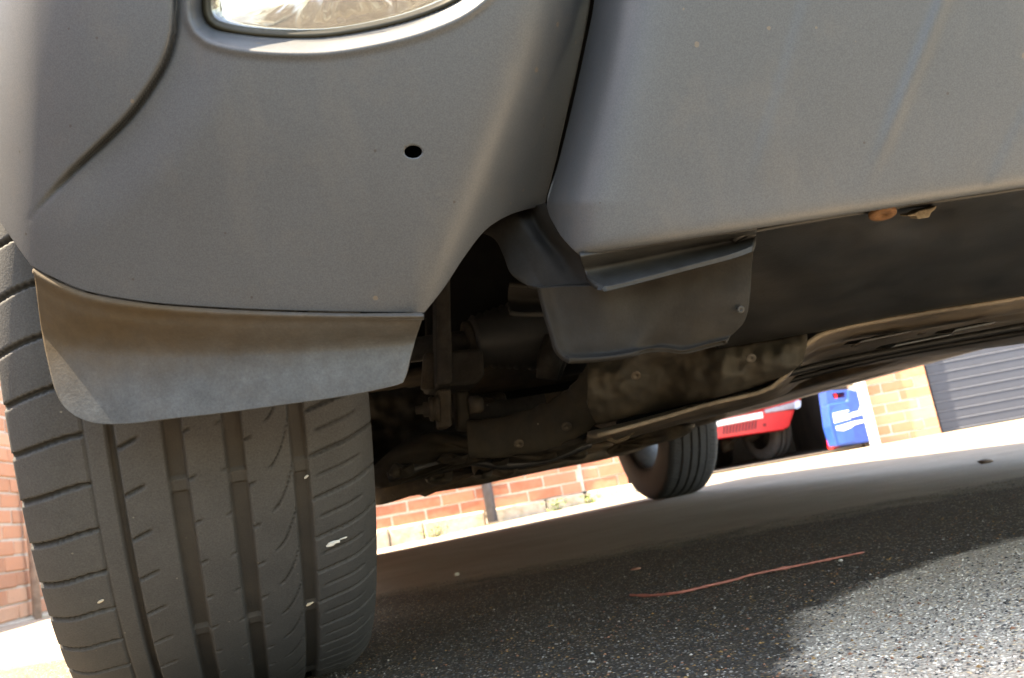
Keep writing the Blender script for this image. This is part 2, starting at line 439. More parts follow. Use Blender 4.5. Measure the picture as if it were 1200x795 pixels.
# air deflector ---------------------------------------------------------
def d_defl(px, py, u, v):
    d = .418 + .006*((px-300)/300)**2
    if px < 110: d += .05*((110-px)/200)**2*.1
    prof = .0035*sm(.0, .05, v)*0 - .004*math.exp(-((v-.05)/.05)**2) + .017*sm(.07, .45, v) + .002*v
    return d + prof - .006*sm(.9, 1, u)*0
patch('air_deflector',
      [(39, 313), (60, 325.5), (100, 342.5), (150, 352.5), (200, 358.5), (280, 363.5), (350, 366), (420, 367.5), (497, 368)],
      [(88, 488), (112, 496.5), (150, 497), (200, 491), (250, 485.5), (300, 479), (400, 465), (455, 454), (472, 449)],
      [(39, 313), (43, 345), (49, 390), (56, 425), (64, 456), (74, 476), (88, 488)],
      [(497, 368), (489, 392), (482, 415), (477, 436), (472, 449)], 110, d_defl, DEFL, car, .0028, 60)
# fog lamp ----------------------------------------------------------------
def ring_px(poly, k):                      # outline moved inward by k pixels
    cx = sum(p[0] for p in poly)/len(poly); cy = sum(p[1] for p in poly)/len(poly); out = []
    n = len(poly)
    for i in range(n):
        ax, ay = poly[i-1]; bx, by = poly[(i+1) % n]; tx, ty = bx-ax, by-ay; L = math.hypot(tx, ty) or 1
        nx, ny = -ty/L, tx/L
        if (cx-poly[i][0])*nx + (cy-poly[i][1])*ny < 0: nx, ny = -nx, -ny
        out.append((poly[i][0]+nx*k, poly[i][1]+ny*k))
    return out
FO = FOG[:-1]
def dfog(px, py): return d_corner_base(px, py) + .0165
rings = [(-2.5, .004), (-1, .0005), (2, -.0012), (6, -.0008), (9, .003), (12, .010), (13, .012)]
def ring_mesh(name, rings, mat, parent):
    rows = []
    for k, dd in rings: 
        q = ring_px(FO, k); q = q + q[:1]; rows.append([P(a, b, dfog(a, b) + dd) for a, b in q])
    return grid_mesh(name, rows, mat, parent)
HOUS = mat_simple('olive_lamp_rim', (.022, .020, .013), .55)
HOUS.node_tree.nodes['Principled BSDF'].inputs['Specular IOR Level'].default_value = .2
fog = ring_mesh('fog_lamp', rings, HOUS, car)
fog['label'] = 'clear fog lamp set into the grey bumper'
m = M('lamp_reflector'); wv = m.noise(14, 2, .5); 
m.set(m.ramp(wv, [(.3, (.55, .53, .48)), (.55, (.80, .79, .72)), (.75, (.36, .34, .27))]), .12, .95); m.bump(m.noise(13, 2, .5), .7, .04)
reflm = m.m
cxf, cyf = 400, -45
rows = []
q0 = ring_px(FO, 9); q0 = q0 + q0[:1]
for j in range(16):
    t = j/15; row = []
    for i, (a, b) in enumerate(q0):
        px = a+(cxf-a)*t; py = b+(cyf-b)*t
        ang = math.atan2(py-cyf, px-cxf)
        fac = .0035*math.sin(ang*22) * t*(1-t)*4
        row.append(P(px, py, dfog(a, b)*(1-t) + dfog(cxf, cyf)*t + .014 + .034*math.sqrt(t) + fac))
    rows.append(row)
grid_mesh('reflector', rows, reflm, fog)
m = M('lamp_lens'); m.set((1, 1, 1), .03); m.b.inputs['Transmission Weight'].default_value = 1; m.b.inputs['IOR'].default_value = 1.25
mo = m.nt.nodes['Material Output']; tr = m.n('BsdfTransparent'); mx = m.n('MixShader'); mx.inputs[0].default_value = .22
df = m.n('BsdfGlossy'); df.inputs['Roughness'].default_value = .06
m.l(tr.outputs[0], mx.inputs[1]); m.l(df.outputs[0], mx.inputs[2]); m.l(mx.outputs[0], mo.inputs[0])
lensm = m.m
rows = []
q0 = ring_px(FO, 6); q0 = q0 + q0[:1]
for j in range(12):
    t = j/12
    rows.append([P(a+(cxf-a)*t, b+(cyf-b)*t, dfog(a, b)*(1-t)+dfog(cxf, cyf)*t + .004 - .007*math.sin(t*1.57)) for a, b in q0])
grid_mesh('lens', rows, lensm, fog, .0015)
# centre panel -----------------------------------------------------------
SEAM2 = [(712, -160), (704, -80), (696.5, 0), (688, 45), (678, 92), (665, 148), (653, 195), (641, 239), (652, 268), (666, 287), (680, 300)]
def seam_x(py):
    for (x0, y0), (x1, y1) in zip(SEAM2, SEAM2[1:]):
        if y0 <= py <= y1: return x0+(x1-x0)*(py-y0)/(y1-y0)
    return SEAM2[0][0] if py < 0 else 680
def d_center(px, py, *_):
    t = (py + .154*(px-680)) / 300
    d = .374 + .030*t + .010*(px-680)/520
    if px > 1200: d += .058*((px-1200)/750)**2
    sx = seam_x(min(py, 238)); e = px - sx
    d += .042*math.exp(-max(0, e)/26.0)
    c1 = pl_line(px, py, 941, 0, 878, 215); c2 = pl_line(px, py, 1106, 0, 1018, 215)
    fade = 1 - sm(120, 235, py)
    d -= .0009*sm(-8, 8, c1)*(1 - sm(10, 140, c1))*(1 - sm(150, 240, py)) 
    d -= .0017*math.exp(-(c2/7)**2)*fade
    c3 = pl_line(px, py, 1202, 125, 1165, 200)
    d -= .0007*sm(-3, 3, c3)*(1 - sm(5, 60, c3))*sm(90, 130, py)
    q = max(0, -py-10-.15*(px-680)); d += .00035*q*q/(q+60)
    # rolled lower edge
    eb = (300 - .154*(px-680)) - py
    d += .004*math.exp(-max(0, eb)/5.0)
    return d
def pl_line(px, py, x0, y0, x1, y1):
    dx, dy = x1-x0, y1-y0; L = math.hypot(dx, dy); return -(dx*(py-y0) - dy*(px-x0))/L * -1 * -1
topc = [(712 + (1800-712)*((i/239)**1.5), -160 - 60*((i/239)**1.5)) for i in range(240)]
botc = [(680 + (1800-680)*((i/239)**1.5), 300 - .154*(1800-680)*((i/239)**1.5)) for i in range(240)]
g = coons(topc, botc, crom(SEAM2, 150), crom([(1800, -220), (1800, 300-.154*1120)], 150))
cpts = [[P(q[0], q[1], d_center(*q)) for q in row] for row in g]
pts_center_top = cpts[0]
centre = grid_mesh('bumper_centre', cpts, PAINT, car, .003)
# return flange under the centre panel
patch('bumper_flange', [(680, 300.5), (745, 290), (812, 279.5), (887, 269)],
      [(708, 334.5), (722, 334.5), (800, 314), (855, 299), (881, 289)],
      [(680, 300.5), (684, 315), (690, 325), (698, 331.5), (708, 334.5)], [(887, 269), (886, 277), (881, 289)], 60,
      lambda px, py, u, v: .412 + .010*(px-680)/520 + .016*sm(0, .35, v) - .012*sm(.4, 1, v), LIP, car, .003, 24)
ub0 = pts_corner_top[::8] + pts_center_top[::6]
ub = []
for k in range(7):
    t = k/6; row = []
    for p in ub0:
        v = p - W0; l = v.dot(RR); q = C(-.37 + .10*(2*abs(min(max(l, -.1), 1.66)/(TRACK)-.5))**3, l, .50); row.append(p.lerp(q, t) + UP*.0)
    ub.append(row)
grid_mesh('bumper_upper', ub, PAINT, car, .003)
# wheel arch liner
patch('arch_liner', [(562, 272), (600, 250), (639, 238)],
      [(612, 332), (640, 338), (700, 337)],
      [(562, 272), (580, 281), (590, 300), (598, 320), (612, 332)], [(639, 238), (652, 270), (682, 303), (700, 337)], 50,
      lambda px, py, u, v: .452 + .022*(1-u) - .018*v + .012*math.exp(-((u-.72)/.1)**2)*(1-v) , LINER, car, .003, 40)
def d_flap(px, py, u, v):
    return .434 + .012*u + .010*v - .012*math.exp(-((u-.0)/.05)**2)*0 + .011*sm(.52, .66, u + .12*v)*v*v + .0035*noise.noise(Vector((px*.014, py*.018, 5))) - .004*math.exp(-((u-.30)/.1)**2)*(1-v) - .006*math.exp(-((v-1)/.06)**2) - .004*math.exp(-((u)/.04)**2)
patch('splash_flap', [(633, 338), (660, 336), (712, 333), (800, 312), (884, 286)],
      [(668, 420), (690, 419.5), (722, 416.5), (770, 408), (800, 411), (825, 405), (850, 399)],
      [(633, 338), (640, 365), (648, 392), (654, 410), (668, 420)], [(884, 286), (881, 315), (879, 348), (872, 378), (850, 399)], 70, d_flap, FLAP, car, .003, 50)
# liner folds seen behind the flap
patch('arch_liner_fold', [(596, 336), (615, 338), (640, 340)], [(598, 364), (612, 366), (638, 366)], [(596, 336), (595, 350), (598, 364)], [(640, 340), (642, 352), (638, 366)], 16,
      lambda px, py, u, v: .52 + .02*math.sin(v*3), LINER, car, .003)
# the other half of the front, out of frame: mirrored across the car's middle
def mirrored(o, par):
    me = o.data.copy(); mid = C(0, TRACK/2, 0)
    for v in me.vertices: v.co = v.co - RR*(2*(v.co - mid).dot(RR))
    me.flip_normals(); c = bpy.data.objects.new(o.name.split('.')[0], me); col.objects.link(c); c.parent = par
    c.matrix_parent_inverse = wmat(par).inverted()
    for m in o.modifiers:
        k = c.modifiers.new(m.name, m.type); k.thickness = m.thickness; k.offset = m.offset
    return c
for o in [o for o in list(car.children) if o.name.split('.')[0] in ('bumper_corner', 'bumper_centre', 'bumper_upper', 'air_deflector', 'bumper_flange', 'arch_liner', 'splash_flap', 'fog_lamp')]:
    c = mirrored(o, car)
    for ch in list(o.children): mirrored(ch, c)
# fixings
def bolt(name, px, py, d, rpx, nrm, mat, hole=True):
    c = P(px, py, d); n = nrm.normalized(); r = rpx*d/F
    x = n.orthogonal().normalized(); y = n.cross(x); vs, fs = [], []; K = 24
    prof = [(1.0, -.10), (1.0, .12), (.93, .2), (.3, .22), (.22, .02), (0.02, .0)]
    for rr, hh in prof:
        for j in range(K): vs.append(c + (x*math.cos(2*math.pi*j/K) + y*math.sin(2*math.pi*j/K))*r*rr + n*r*hh)
    for i in range(len(prof)-1):
        for j in range(K): fs.append((i*K+j, i*K+(j+1) % K, (i+1)*K+(j+1) % K, (i+1)*K+j))
    o = mesh(name, vs, fs, mat, car); recalc(o); return o
b1 = bolt('rusty_washer', 1034, 250, .428, 16, Vector((-.12, -.16, -.95)), RUST); b1['label'] = 'rusty round washer under the bumper edge'
bolt('screw', 811, 277, .425, 9, Vector((-.1, -.5, -.85)), PALEBOLT)
bolt('screw', 868, 363, .452, 4.5, Vector((.1, -1, -.3)), LIP)
prism('clip', [(1063, 252), (1072, 250), (1077, 247), (1092, 244), (1098, 241), (1097, 245), (1092, 249), (1089, 255), (1076, 257), (1073, 253), (1064, 254)], .436, Vector((0, .008, .003)), PALEBOLT, car, .0006)

# undertray: front valance curving back to the flat tray -----------------
vt = [(862, 284), (885, 272), (1000, 252), (1034, 247.5), (1200, 222), (1500, 176), (1900, 115)]
vm_ = [(840, 410), (955, 390), (1070, 367), (1200, 347), (1500, 297), (1900, 230)]
def d_val(px, py, u, v):
    d = .424 + .012*(px-680)/520 + (.05*((px-1200)/750)**2 if px > 1200 else 0)
    d += .20*v**1.25
    d += .012*math.exp(-((px-1075)/40)**2)*math.exp(-((py-262)/22)**2)
    return d + .003*noise.noise(Vector((px*.02, py*.03, 0)))
patch('undertray_valance', vt, vm_, [(862, 284), (850, 345), (840, 410)], [(1900, 115), (1900, 230)], 90, d_val, TRAY, car, .003, 40)
def px_rows(rows, n): return [crom(r, n) for r in rows]
# flat tray behind the valance: rows of (px, py, depth)
rows = px_rows([
  [(700, 507, .66), (820, 474, .66), (908, 450, .65), (955, 393, .635), (1070, 368, .635), (1200, 348, .64), (1500, 298, .68), (1900, 231, .80)],
  [(690, 513, .70), (815, 479, .70), (908, 455, .70), (955, 404, .68), (1070, 382, .69), (1200, 361, .70), (1500, 312, .73), (1900, 245, .85)],
  [(688, 517, .86), (812, 484, .86), (908, 459, .86), (955, 415, .86), (1070, 393, .86), (1200, 373, .86), (1500, 330, .90), (1900, 265, 1.0)],
  [(680, 524, 1.1), (810, 489, 1.1), (908, 464, 1.1), (955, 430, 1.1), (1070, 408, 1.1), (1200, 389, 1.1), (1500, 345, 1.1), (1900, 280, 1.2)],
  [(676, 530, 1.35), (808, 494, 1.35), (908, 468, 1.35), (955, 441, 1.35), (1070, 420, 1.35), (1200, 401, 1.35), (1500, 357, 1.35), (1900, 292, 1.4)]], 60)
dense = []
for r in range(len(rows)-1):
    for k in range(8): dense.append([tuple(a+(b-a)*k/8 for a, b in zip(p, q)) for p, q in zip(rows[r], rows[r+1])])
dense.append(rows[-1])
TRAYB = mat_plastic('dusty_tray', (.085, .066, .048), (.19, .145, .10), .8, .5, 7)
pts = [[P(*q) + UP*(.003*noise.noise(Vector((q[0]*.006, q[2]*14, 2))) + .0025*math.sin(q[2]*60+q[0]*.004)) for q in row] for row in dense]
grid_mesh('undertray', pts, TRAYB, car, .003)
# floor pan of the car (flat, ribbed, dusty), in the car's own measures
pts = []
for i in range(70):
    s = .30 + (3.05-.30)*i/69; row = []
    for j in range(50):
        l = -.03 + (TRACK+.06)*j/49
        z = .262 + .010*math.sin(l*26)*sm(.9, 1.2, s) + .014*noise.noise(Vector((s*2.2, l*3, 5))) + .06*sm(2.35, 3.0, s) + .05*(1 - sm(.3, .7, s))
        z += .05*math.exp(-((l-.74)/.13)**2)
        row.append(C(s, l, z))
    pts.append(row)
grid_mesh('floor_pan', pts, FLOOR, car, .004)
for l, z in ((.05, .235), (TRACK-.05, .275)):
    box('sill', C(1.28, l-.04 if l < .5 else l+.04, z+.02), A*.86, RR*.05, UP*.03, FLOOR, car, .012)
for k, l in enumerate((.34, 1.10)):
    box('chassis_rail', C(1.45, l, .250), A*1.1, RR*.035, UP*.022, FLOOR, car, .008)

# suspension parts ------------------------------------------------------
B = A * 1.0
# crossmember: mud-caked pressed steel corner behind the flap
patch('subframe', [(690, 420), (760, 402), (860, 398), (946, 388)], [(700, 498), (790, 478), (860, 462), (905, 448)],
      [(690, 420), (688, 450), (690, 480), (700, 498)], [(946, 388), (945, 408), (935, 430), (905, 448)], 90,
      lambda px, py, u, v: .66 + .03*v - .05*math.sin(v*3.1)*.6 - .02*u + .007*noise.noise(Vector((px*.03, py*.03, 1))) + .004*noise.noise(Vector((px*.09, py*.09, 4))) + .030*math.exp(-((px-778)/26)**2)*sm(.1, .4, v) - .008*math.exp(-((px-846)/14)**2), MUDMETAL, car, .004, 30)
# lower control arm: a thick bent pressing
def strip(name, cl, mat, n=90, seg=14, sag=.5):
    """cl: (px, py, half-height px, depth); a rounded bar with that outline"""
    q = crom(cl, n); rows = []
    for i in range(n):
        a, b = q[max(i-1, 0)], q[min(i+1, n-1)]; tx, ty = b[0]-a[0], b[1]-a[1]; L = math.hypot(tx, ty) or 1
        nx, ny = -ty/L, tx/L; px, py, hh, d = q[i]; row = []
        for j in range(seg*2+1):
            an = 2*math.pi*j/(seg*2); u = math.cos(an); dep = math.sin(an)
            wob = 1 + .10*noise.noise(Vector((i*.16, j*.35, hh))) + .05*noise.noise(Vector((i*.5, j*.9, hh)))
            row.append(P(px+nx*hh*u*wob, py+ny*hh*u*wob, d - dep*hh*d/F*sag))
        rows.append(row)
    return grid_mesh(name, rows, mat, car, 0)
strip('control_arm', [(548, 515, 22, .80), (590, 512, 24, .79), (640, 500, 26, .77), (680, 478, 27, .75), (706, 445, 24, .73), (720, 415, 22, .72)], MUDMETAL)
strip('anti_roll_bar', [(640, 470, 9, .84), (600, 478, 10, .85), (560, 482, 9, .86), (500, 480, 6, .87)], DARKM)
# drive shaft with its pleated boot
def lathe_px(name, p0, p1, prof, mat, n=20):
    """prof: (t along p0->p1, radius)"""
    ax = (p1-p0); L = ax.length; ax.normalize(); x = ax.orthogonal().normalized(); y = ax.cross(x); vs, fs = [], []
    for t, r in prof:
        for j in range(n): vs.append(p0 + ax*L*t + (x*math.cos(2*math.pi*j/n)+y*math.sin(2*math.pi*j/n))*r)
    for i in range(len(prof)-1):
        for j in range(n): fs.append((i*n+j, i*n+(j+1) % n, (i+1)*n+(j+1) % n, (i+1)*n+j))
    fs += [tuple(range(n)), tuple((len(prof)-1)*n+j for j in range(n))]
    o = mesh(name, vs, fs, mat, car); recalc(o); return o
s0 = P(470, 412, .88); s1 = P(660, 386, .93)
lathe_px('drive_shaft', s0, s1, [(0, .013), (1, .013)], DARKM)
pr = []
for i in range(19): pr.append((.42 + i*.0233, (.024 + .016*i/18) + (.0035 if i % 2 else 0)))
lathe_px('shaft_boot', s0, s1, pr, BOOT)
lathe_px('boot_clamp', s0, s1, [(.38, .021), (.385, .0225), (.42, .0225), (.425, .021)], STEEL)
lathe_px('joint_housing', s0, s1, [(.86, .046), (.9, .052), (1.05, .052), (1.1, .03)], DARKM)
for dx in (0, 18): 
    lathe_px('hub_ring', P(640+dx*.3, 445, .84+dx*.002), P(650+dx*.3, 395, .84+dx*.002), [(0, .010), (.5, .013), (1, .010)], DARKM)
# steering knuckle and strut
prism('strut', [(511, 322), (528, 318), (531, 450), (512, 452)], .80, B*.03, DARKM, car, .004)
prism('knuckle', [(505, 416), (520, 410), (566, 408), (569, 440), (560, 450), (520, 454), (504, 452)], .83, B*.06, STEEL if False else DARKM, car, .004)
prism('knuckle_bracket', [(497, 414), (512, 412), (510, 456), (494, 456)], .82, B*.012, STEEL, car, .002)
prism('inner_wing', [(500, 300), (560, 262), (640, 300), (640, 400), (500, 400)], 1.0, B*.02, LINER, car, .004)
# bush stack at the ball joint
ya = P(487, 481, .80); yb = P(570, 474, .81)
lathe_px('bush', ya, yb, [(0, .004), (.10, .004), (.11, .007), (.18, .007), (.19, .011), (.24, .012), (.25, .010), (.30, .013), (.33, .013), (.34, .010)], STEEL)
prism('drop_link', [(512, 456), (529, 455), (530, 500), (514, 502)], .80, B*.02, STEEL, car, .003)
prism('drop_link', [(534, 458), (549, 458), (551, 505), (537, 503)], .805, B*.02, MUDMETAL, car, .003)
lathe_px('nut', P(549, 476, .805), P(566, 474, .808), [(0, .009), (.7, .009), (1, .007)], STEEL, 6)
# hanging lumps along the lower edge of the view: engine sump guard, exhaust, rear axle
def lump(name, outline, d, depth_m, mat, bulge=.02):
    """closed rounded casting: outline rings shrink and come forward"""
    n = 110; o = crom(outline + outline[:1], n+1); cx = sum(p[0] for p in o[:-1])/n; cy = sum(p[1] for p in o[:-1])/n; rows = []
    for k, dd in ((.55, depth_m), (1, depth_m*.5), (1.0, 0), (.96, -bulge*.4), (.88, -bulge*.7), (.78, -bulge*.85), (.66, -bulge*.95), (.52, -bulge*1.05), (.36, -bulge*1.1), (.2, -bulge*1.14), (.02, -bulge*1.15)):
        rows.append([P(cx+(p[0]-cx)*k, cy+(p[1]-cy)*k, d+dd + .012*noise.noise(Vector((p[0]*.03, p[1]*.03, k))) + .010*noise.noise(Vector(((cx+(p[0]-cx)*k)*.09, (cy+(p[1]-cy)*k)*.09, 3)))) for p in o])
    ob = grid_mesh(name, rows, mat, car); return ob
lump('lower_arm_rear', [(436, 548), (470, 520), (520, 505), (600, 528), (690, 500), (700, 512), (640, 540), (560, 545), (500, 560), (440, 572)], .95, .12, MUDMETAL, .03)
lump('sump_guard', [(436, 566), (500, 545), (560, 540), (640, 532), (700, 518), (716, 524), (640, 546), (560, 558), (505, 573), (498, 583), (488, 580), (440, 592)], 1.15, .25, FLOOR, .03)
lump('gearbox_mount', [(552, 545), (600, 535), (606, 552), (592, 560), (575, 556), (556, 556)], 1.1, .1, FLOOR, .02)
tube('exhaust_pipe', [P(470, 570, 1.5), P(560, 556, 1.6), P(640, 540, 1.75), P(700, 530, 1.95), P(745, 521, 2.3), P(762, 514, 2.9)], .020, FLOOR, car)
lump('silencer', [(640, 532), (700, 515), (760, 503), (812, 496), (800, 512), (740, 528), (690, 541), (672, 546), (650, 545)], 2.0, .3, FLOOR, .04)
lump('torsion_beam', [(724, 505), (800, 486), (848, 474), (850, 490), (800, 505), (730, 530)], 2.75, .2, FLOOR, .05)
prism('exhaust_bracket', [(700, 508), (712, 510), (722, 516), (735, 511), (745, 506), (735, 516), (722, 520), (708, 515)], .95, B*.006, PALEBOLT, car, .001)

patch('engine_shield', [(425, 462), (500, 455), (580, 470), (640, 480)], [(425, 560), (500, 552), (580, 540), (640, 530)], [(425, 462), (424, 510), (425, 560)], [(640, 480), (642, 505), (640, 530)], 60,
      lambda px, py, u, v: 1.12 + .03*noise.noise(Vector((px*.02, py*.03, 6))) + .012*noise.noise(Vector((px*.07, py*.08, 2))) + .03*math.sin(v*3.1), MUDMETAL, car, .004, 40)
# ribs, bolts and lines under the car
for q in ([(722, 497, .80), (820, 470, .80), (940, 432, .80), (1060, 407, .80), (1200, 381, .80)], [(760, 496, .95), (900, 452, .95), (1040, 417, .95), (1200, 389, .95)]):
    tube('tray_rib', [P(a, b, d+.0) - UP*.001 for a, b, d in crom(q, 30)], .0035, TRAY, car, 8)
for a, b, d in ((1002, 405, .76), (1080, 391, .76), (1150, 380, .76), (720, 500, .72), (905, 441, .75), (1040, 412, 1.0), (1160, 388, 1.0)):
    bolt('tray_bolt', a, b, d, 5, Vector((0, -.15, -1)), STEEL)
for a, b, L in ((1010, 399, 60), (1050, 404, 70), (1120, 386, 50)):
    prism('tray_slot', [(a, b), (a+L, b-L*.20), (a+L*.9, b-L*.20+3.5), (a-L*.1, b+4)], .70, Vector((0, .03, .004)), BLACK, car, .0004)
tube('brake_pipe', [P(a, b, d) for a, b, d in crom([(470, 540, 1.0), (520, 528, .98), (580, 530, .98), (650, 522, .96), (700, 508, .94)], 24)], .0030, STEEL, car, 8)
tube('wiring_hose', [P(a, b, d) for a, b, d in crom([(455, 560, .92), (500, 546, .93), (548, 540, .93), (590, 545, .94), (640, 538, .96), (690, 520, 1.0)], 24)], .0055, BLACK, car, 10)
for a, b, d, k in ((470, 552, .92, 0), (530, 538, .93, 1), (586, 541, .95, 2), (636, 532, .97, 3), (514, 560, 1.0, 4), (566, 556, 1.05, 5), (668, 534, 1.05, 6)):
    w = 15 + 5*math.sin(k*2.3); h = 7 + 2*math.cos(k*1.7)
    lump('casting', [(a-w, b+2), (a-w*.5, b-h), (a+w*.3, b-h*.7), (a+w, b-h*.9), (a+w*.9, b+h*.5), (a+w*.2, b+h), (a-w*.7, b+h*.8)], d-.03, .05, MUDMETAL, .015)
for a, b, d in ((664, 500, .735), (700, 462, .71), (608, 520, .755), (745, 440, .63), (880, 420, .61)):
    bolt('mount_bolt', a, b, d, 6, Vector((-.1, -.8, -.6)), STEEL)
# wheels ----------------------------------------------------------------
def build_tyre(name):
    HW = .1052
    ws = [-HW + 2*HW*i/186 for i in range(187)]
    side = [(.1064, .016), (.1085, .034), (.110, .060), (.109, .085), (.104, .105), (.100, .112), (.09, .118)]
    P2 = .0310
    th = []
    a = -82.0
    while a < 24: th.append(a); a += .20
    while a < 360-82: th.append(a); a += 2.5
    def groove(n, w_, ang):
        if ang > 30: 
            arc = 0
        arc = R_(ang)*TR
        g = 0.0
        def band(c0, c1, dep, sh=.004):
            return dep*sm(c0-sh, c0+sh, n)*(1-sm(c1-sh, c1+sh, n))
        for c0, c1 in ((.396, .446), (.560, .610), (.745, .789)):
            k = band(c0, c1, .0058)
            if k > 0:
                ph = (arc/.125 + .35 + .08*c0*0) % 1.0
                if ph < .075: k *= .55
            g = max(g, k)
        g = max(g, band(.250, .270, .0055, .003), band(.190, .195, .0018, .002))
        main = g
        def line(phase, width, dep):
            x = (phase % 1.0); x = min(x, 1-x)*P2
            return dep*(1 - sm(width*.5, width*.5+.0007, x))
        if n < .19:
            g = max(g, line(arc/P2 - .10*(n/.19-.5) + .28*((.19-n)/.19)**2, .0026 - .0010*(n/.19), .0038))
        elif .27 < n < .34:
            g = max(g, line(arc/P2 - 3.0*(n-.28) + .3, .0015, .0026)*(1-sm(.31, .34, n)))
        elif .446 < n < .478:
            g = max(g, line(arc/P2 - 3.0*(n-.47) + .1, .0011, .002)*(1-sm(.455, .478, n)))
        elif .53 < n < .56:
            g = max(g, line(arc/P2 - 3*(n-.47) + .3, .0009, .0015)*sm(.53, .55, n))
        elif .61 < n < .642:
            g = max(g, line(arc/P2 - 3*(n-.63) + .45, .0012, .002)*(1-sm(.62, .642, n)))
        elif .666 < n < .745:
            q = (n-.666)/.079
            g = max(g, line(arc/P2 - .95*q*q - .1*q + .2, .0012, .0018)*sm(.666, .686, n))
        elif n > .789:
            q = (n-.789)/.211
            g = max(g, line(arc/P2 - .42*q + .1, .0016, .0026)*sm(.0, .06, q))
            g = max(g, line(arc/P2 - .42*q + .6, .0011, .0015)*sm(.1, .16, q)*(1-sm(.7, .8, q)))
        return g, (min(1, main/.004) if main >= g else -min(1, g/.0014))
    vs, gr = [], []
    nco = len(side)*2 + len(ws)
    for ang in th:
        dense = ang < 24
        cols = []
        for ww, dr in side[::-1]: cols.append((-ww, TR - .012 - dr, 0))
        for w_ in ws:
            n = (w_+HW)/(2*HW); t = abs(w_)/HW
            r = TR - .004*t*t - .0105*max(0, (t-.78)/.22)**2
            g, k = groove(n, w_, ang)
            if not dense:
                k = max(k, 0); g = g if any(a <= n <= b for a, b in ((.393, .449), (.557, .613), (.742, .792), (.248, .272))) else 0
            cols.append((w_, r-g, k))
        for ww, dr in side: cols.append((ww, TR - .012 - dr, 0))
        ca, sa = math.cos(R_(ang)), math.sin(R_(ang))
        for x, r, g in cols: vs.append((x, -r*ca, r*sa)); gr.append(g)
    nr = len(th); fs = []
    for i in range(nr):
        for j in range(nco-1):
            fs.append((i*nco+j, i*nco+j+1, ((i+1) % nr)*nco+j+1, ((i+1) % nr)*nco+j))
    me = bpy.data.meshes.new(name); me.from_pydata(vs, [], fs)
    at = me.attributes.new('groove', 'FLOAT', 'POINT'); at.data.foreach_set('value', gr)
    me.update(); return me
tyre_me = build_tyre('tyre'); tyre_me.materials.append(RUBBER); tyre_me.shade_smooth()
def lathe_x(name, prof, mat, n=48):
    vs, fs = [], []
    for x, r in prof:
        for j in range(n): vs.append((x, -r*math.cos(2*math.pi*j/n), r*math.sin(2*math.pi*j/n)))
    for i in range(len(prof)-1):
        for j in range(n): fs.append((i*n+j, i*n+(j+1) % n, (i+1)*n+(j+1) % n, (i+1)*n+j))
    me = bpy.data.meshes.new(name); me.from_pydata(vs, [], fs); me.materials.append(mat); me.shade_smooth(); return me
# barrel open on the inner side (local +x for the near wheel), spoked face outside
rim_me = lathe_x('wheel', [(.095, .204), (.098, .212), (.090, .203), (.07, .190), (-.06, .182), (-.085, .195), (-.098, .212), (-.100, .205), (-.09, .19), (-.09, .185)], SILVER)
disc_me = lathe_x('brake_disc', [(-.02, .05), (-.02, .115), (-.002, .115), (-.002, .06), (.02, .055), (.02, .001)], STEEL)
def add_wheel(s, l, steer, mirror):
    o = bpy.data.objects.new('wheel', rim_me); col.objects.link(o)
    o.parent = car; o.matrix_parent_inverse = wmat(car).inverted()
    o.location = C(s, l, TR - .004); o.rotation_euler = (0, 0, YAW + R_(steer) + (math.pi if mirror == 'spin' else 0))
    if mirror is True: o.scale = (-1, 1, 1)
    for nm, me in (('tyre', tyre_me), ('brake_disc', disc_me), ('spokes', spoke_me), ('hub_cap', hub_me)):
        c = bpy.data.objects.new(nm, me); col.objects.link(c); c.parent = o
    return o
_old = add_wheel
sp_vs, sp_fs = [], []
for k in range(5):
    a = 2*math.pi*k/5 + .3; d1 = Vector((0, math.cos(a), math.sin(a))); d2 = Vector((0, -math.sin(a), math.cos(a)))
    b = len(sp_vs)
    for rr, ww in ((.03, .030), (.19, .024)):
        for sx in (-.088, -.062):
            for sg in (-1, 1): sp_vs.append(Vector((sx, 0, 0)) + d1*rr + d2*sg*ww)
    sp_fs += [tuple(b+i for i in f) for f in ((0, 1, 3, 2), (4, 6, 7, 5), (0, 4, 5, 1), (2, 3, 7, 6), (0, 2, 6, 4), (1, 5, 7, 3))]
spoke_me = bpy.data.meshes.new('spokes'); spoke_me.from_pydata([tuple(v) for v in sp_vs], [], sp_fs); spoke_me.materials.append(SILVER)
hub_me = lathe_x('hub_cap', [(-.092, .001), (-.092, .03), (-.085, .045), (.0, .045), (.0, .001)], SILVER)
near = add_wheel(0, 0, 4, False)
add_wheel(0, TRACK, 4, True)
add_wheel(WB, 0, 0, False)
add_wheel(WB, TRACK, 0, True)
# chalky smear and grit caught on the near tyre
def fleck(px, py, d, rx, ry, mat, par, nm):
    o = lump_on(px, py, d, rx, ry, mat, par, nm); return o
def lump_on(px, py, d, rx, ry, mat, par, nm):
    vs, fs = [P(px, py, d-.0012)], []; K = 14
    for j in range(K):
        a = 2*math.pi*j/K; k = 1 + .35*noise.noise(Vector((px+j*1.7, py, 3)))
        vs.append(P(px+rx*k*math.cos(a)-ry*.2*math.sin(a), py+ry*k*math.sin(a)-rx*.35*math.cos(a), d+.0010))
    fs = [(0, 1+j, 1+(j+1) % K) for j in range(K)]
    o = mesh(nm, vs, fs, mat, par); recalc(o); return o
CHALK = mat_simple('chalky_speck', (.34, .34, .32), .8); GRIT = mat_simple('caught_grit', (.30, .25, .18), .8)
lump_on(390, 637, .586, 8.5, 3.2, CHALK, near, 'chalk_smear'); lump_on(402, 631, .587, 5, 1.2, CHALK, near, 'chalk_smear')
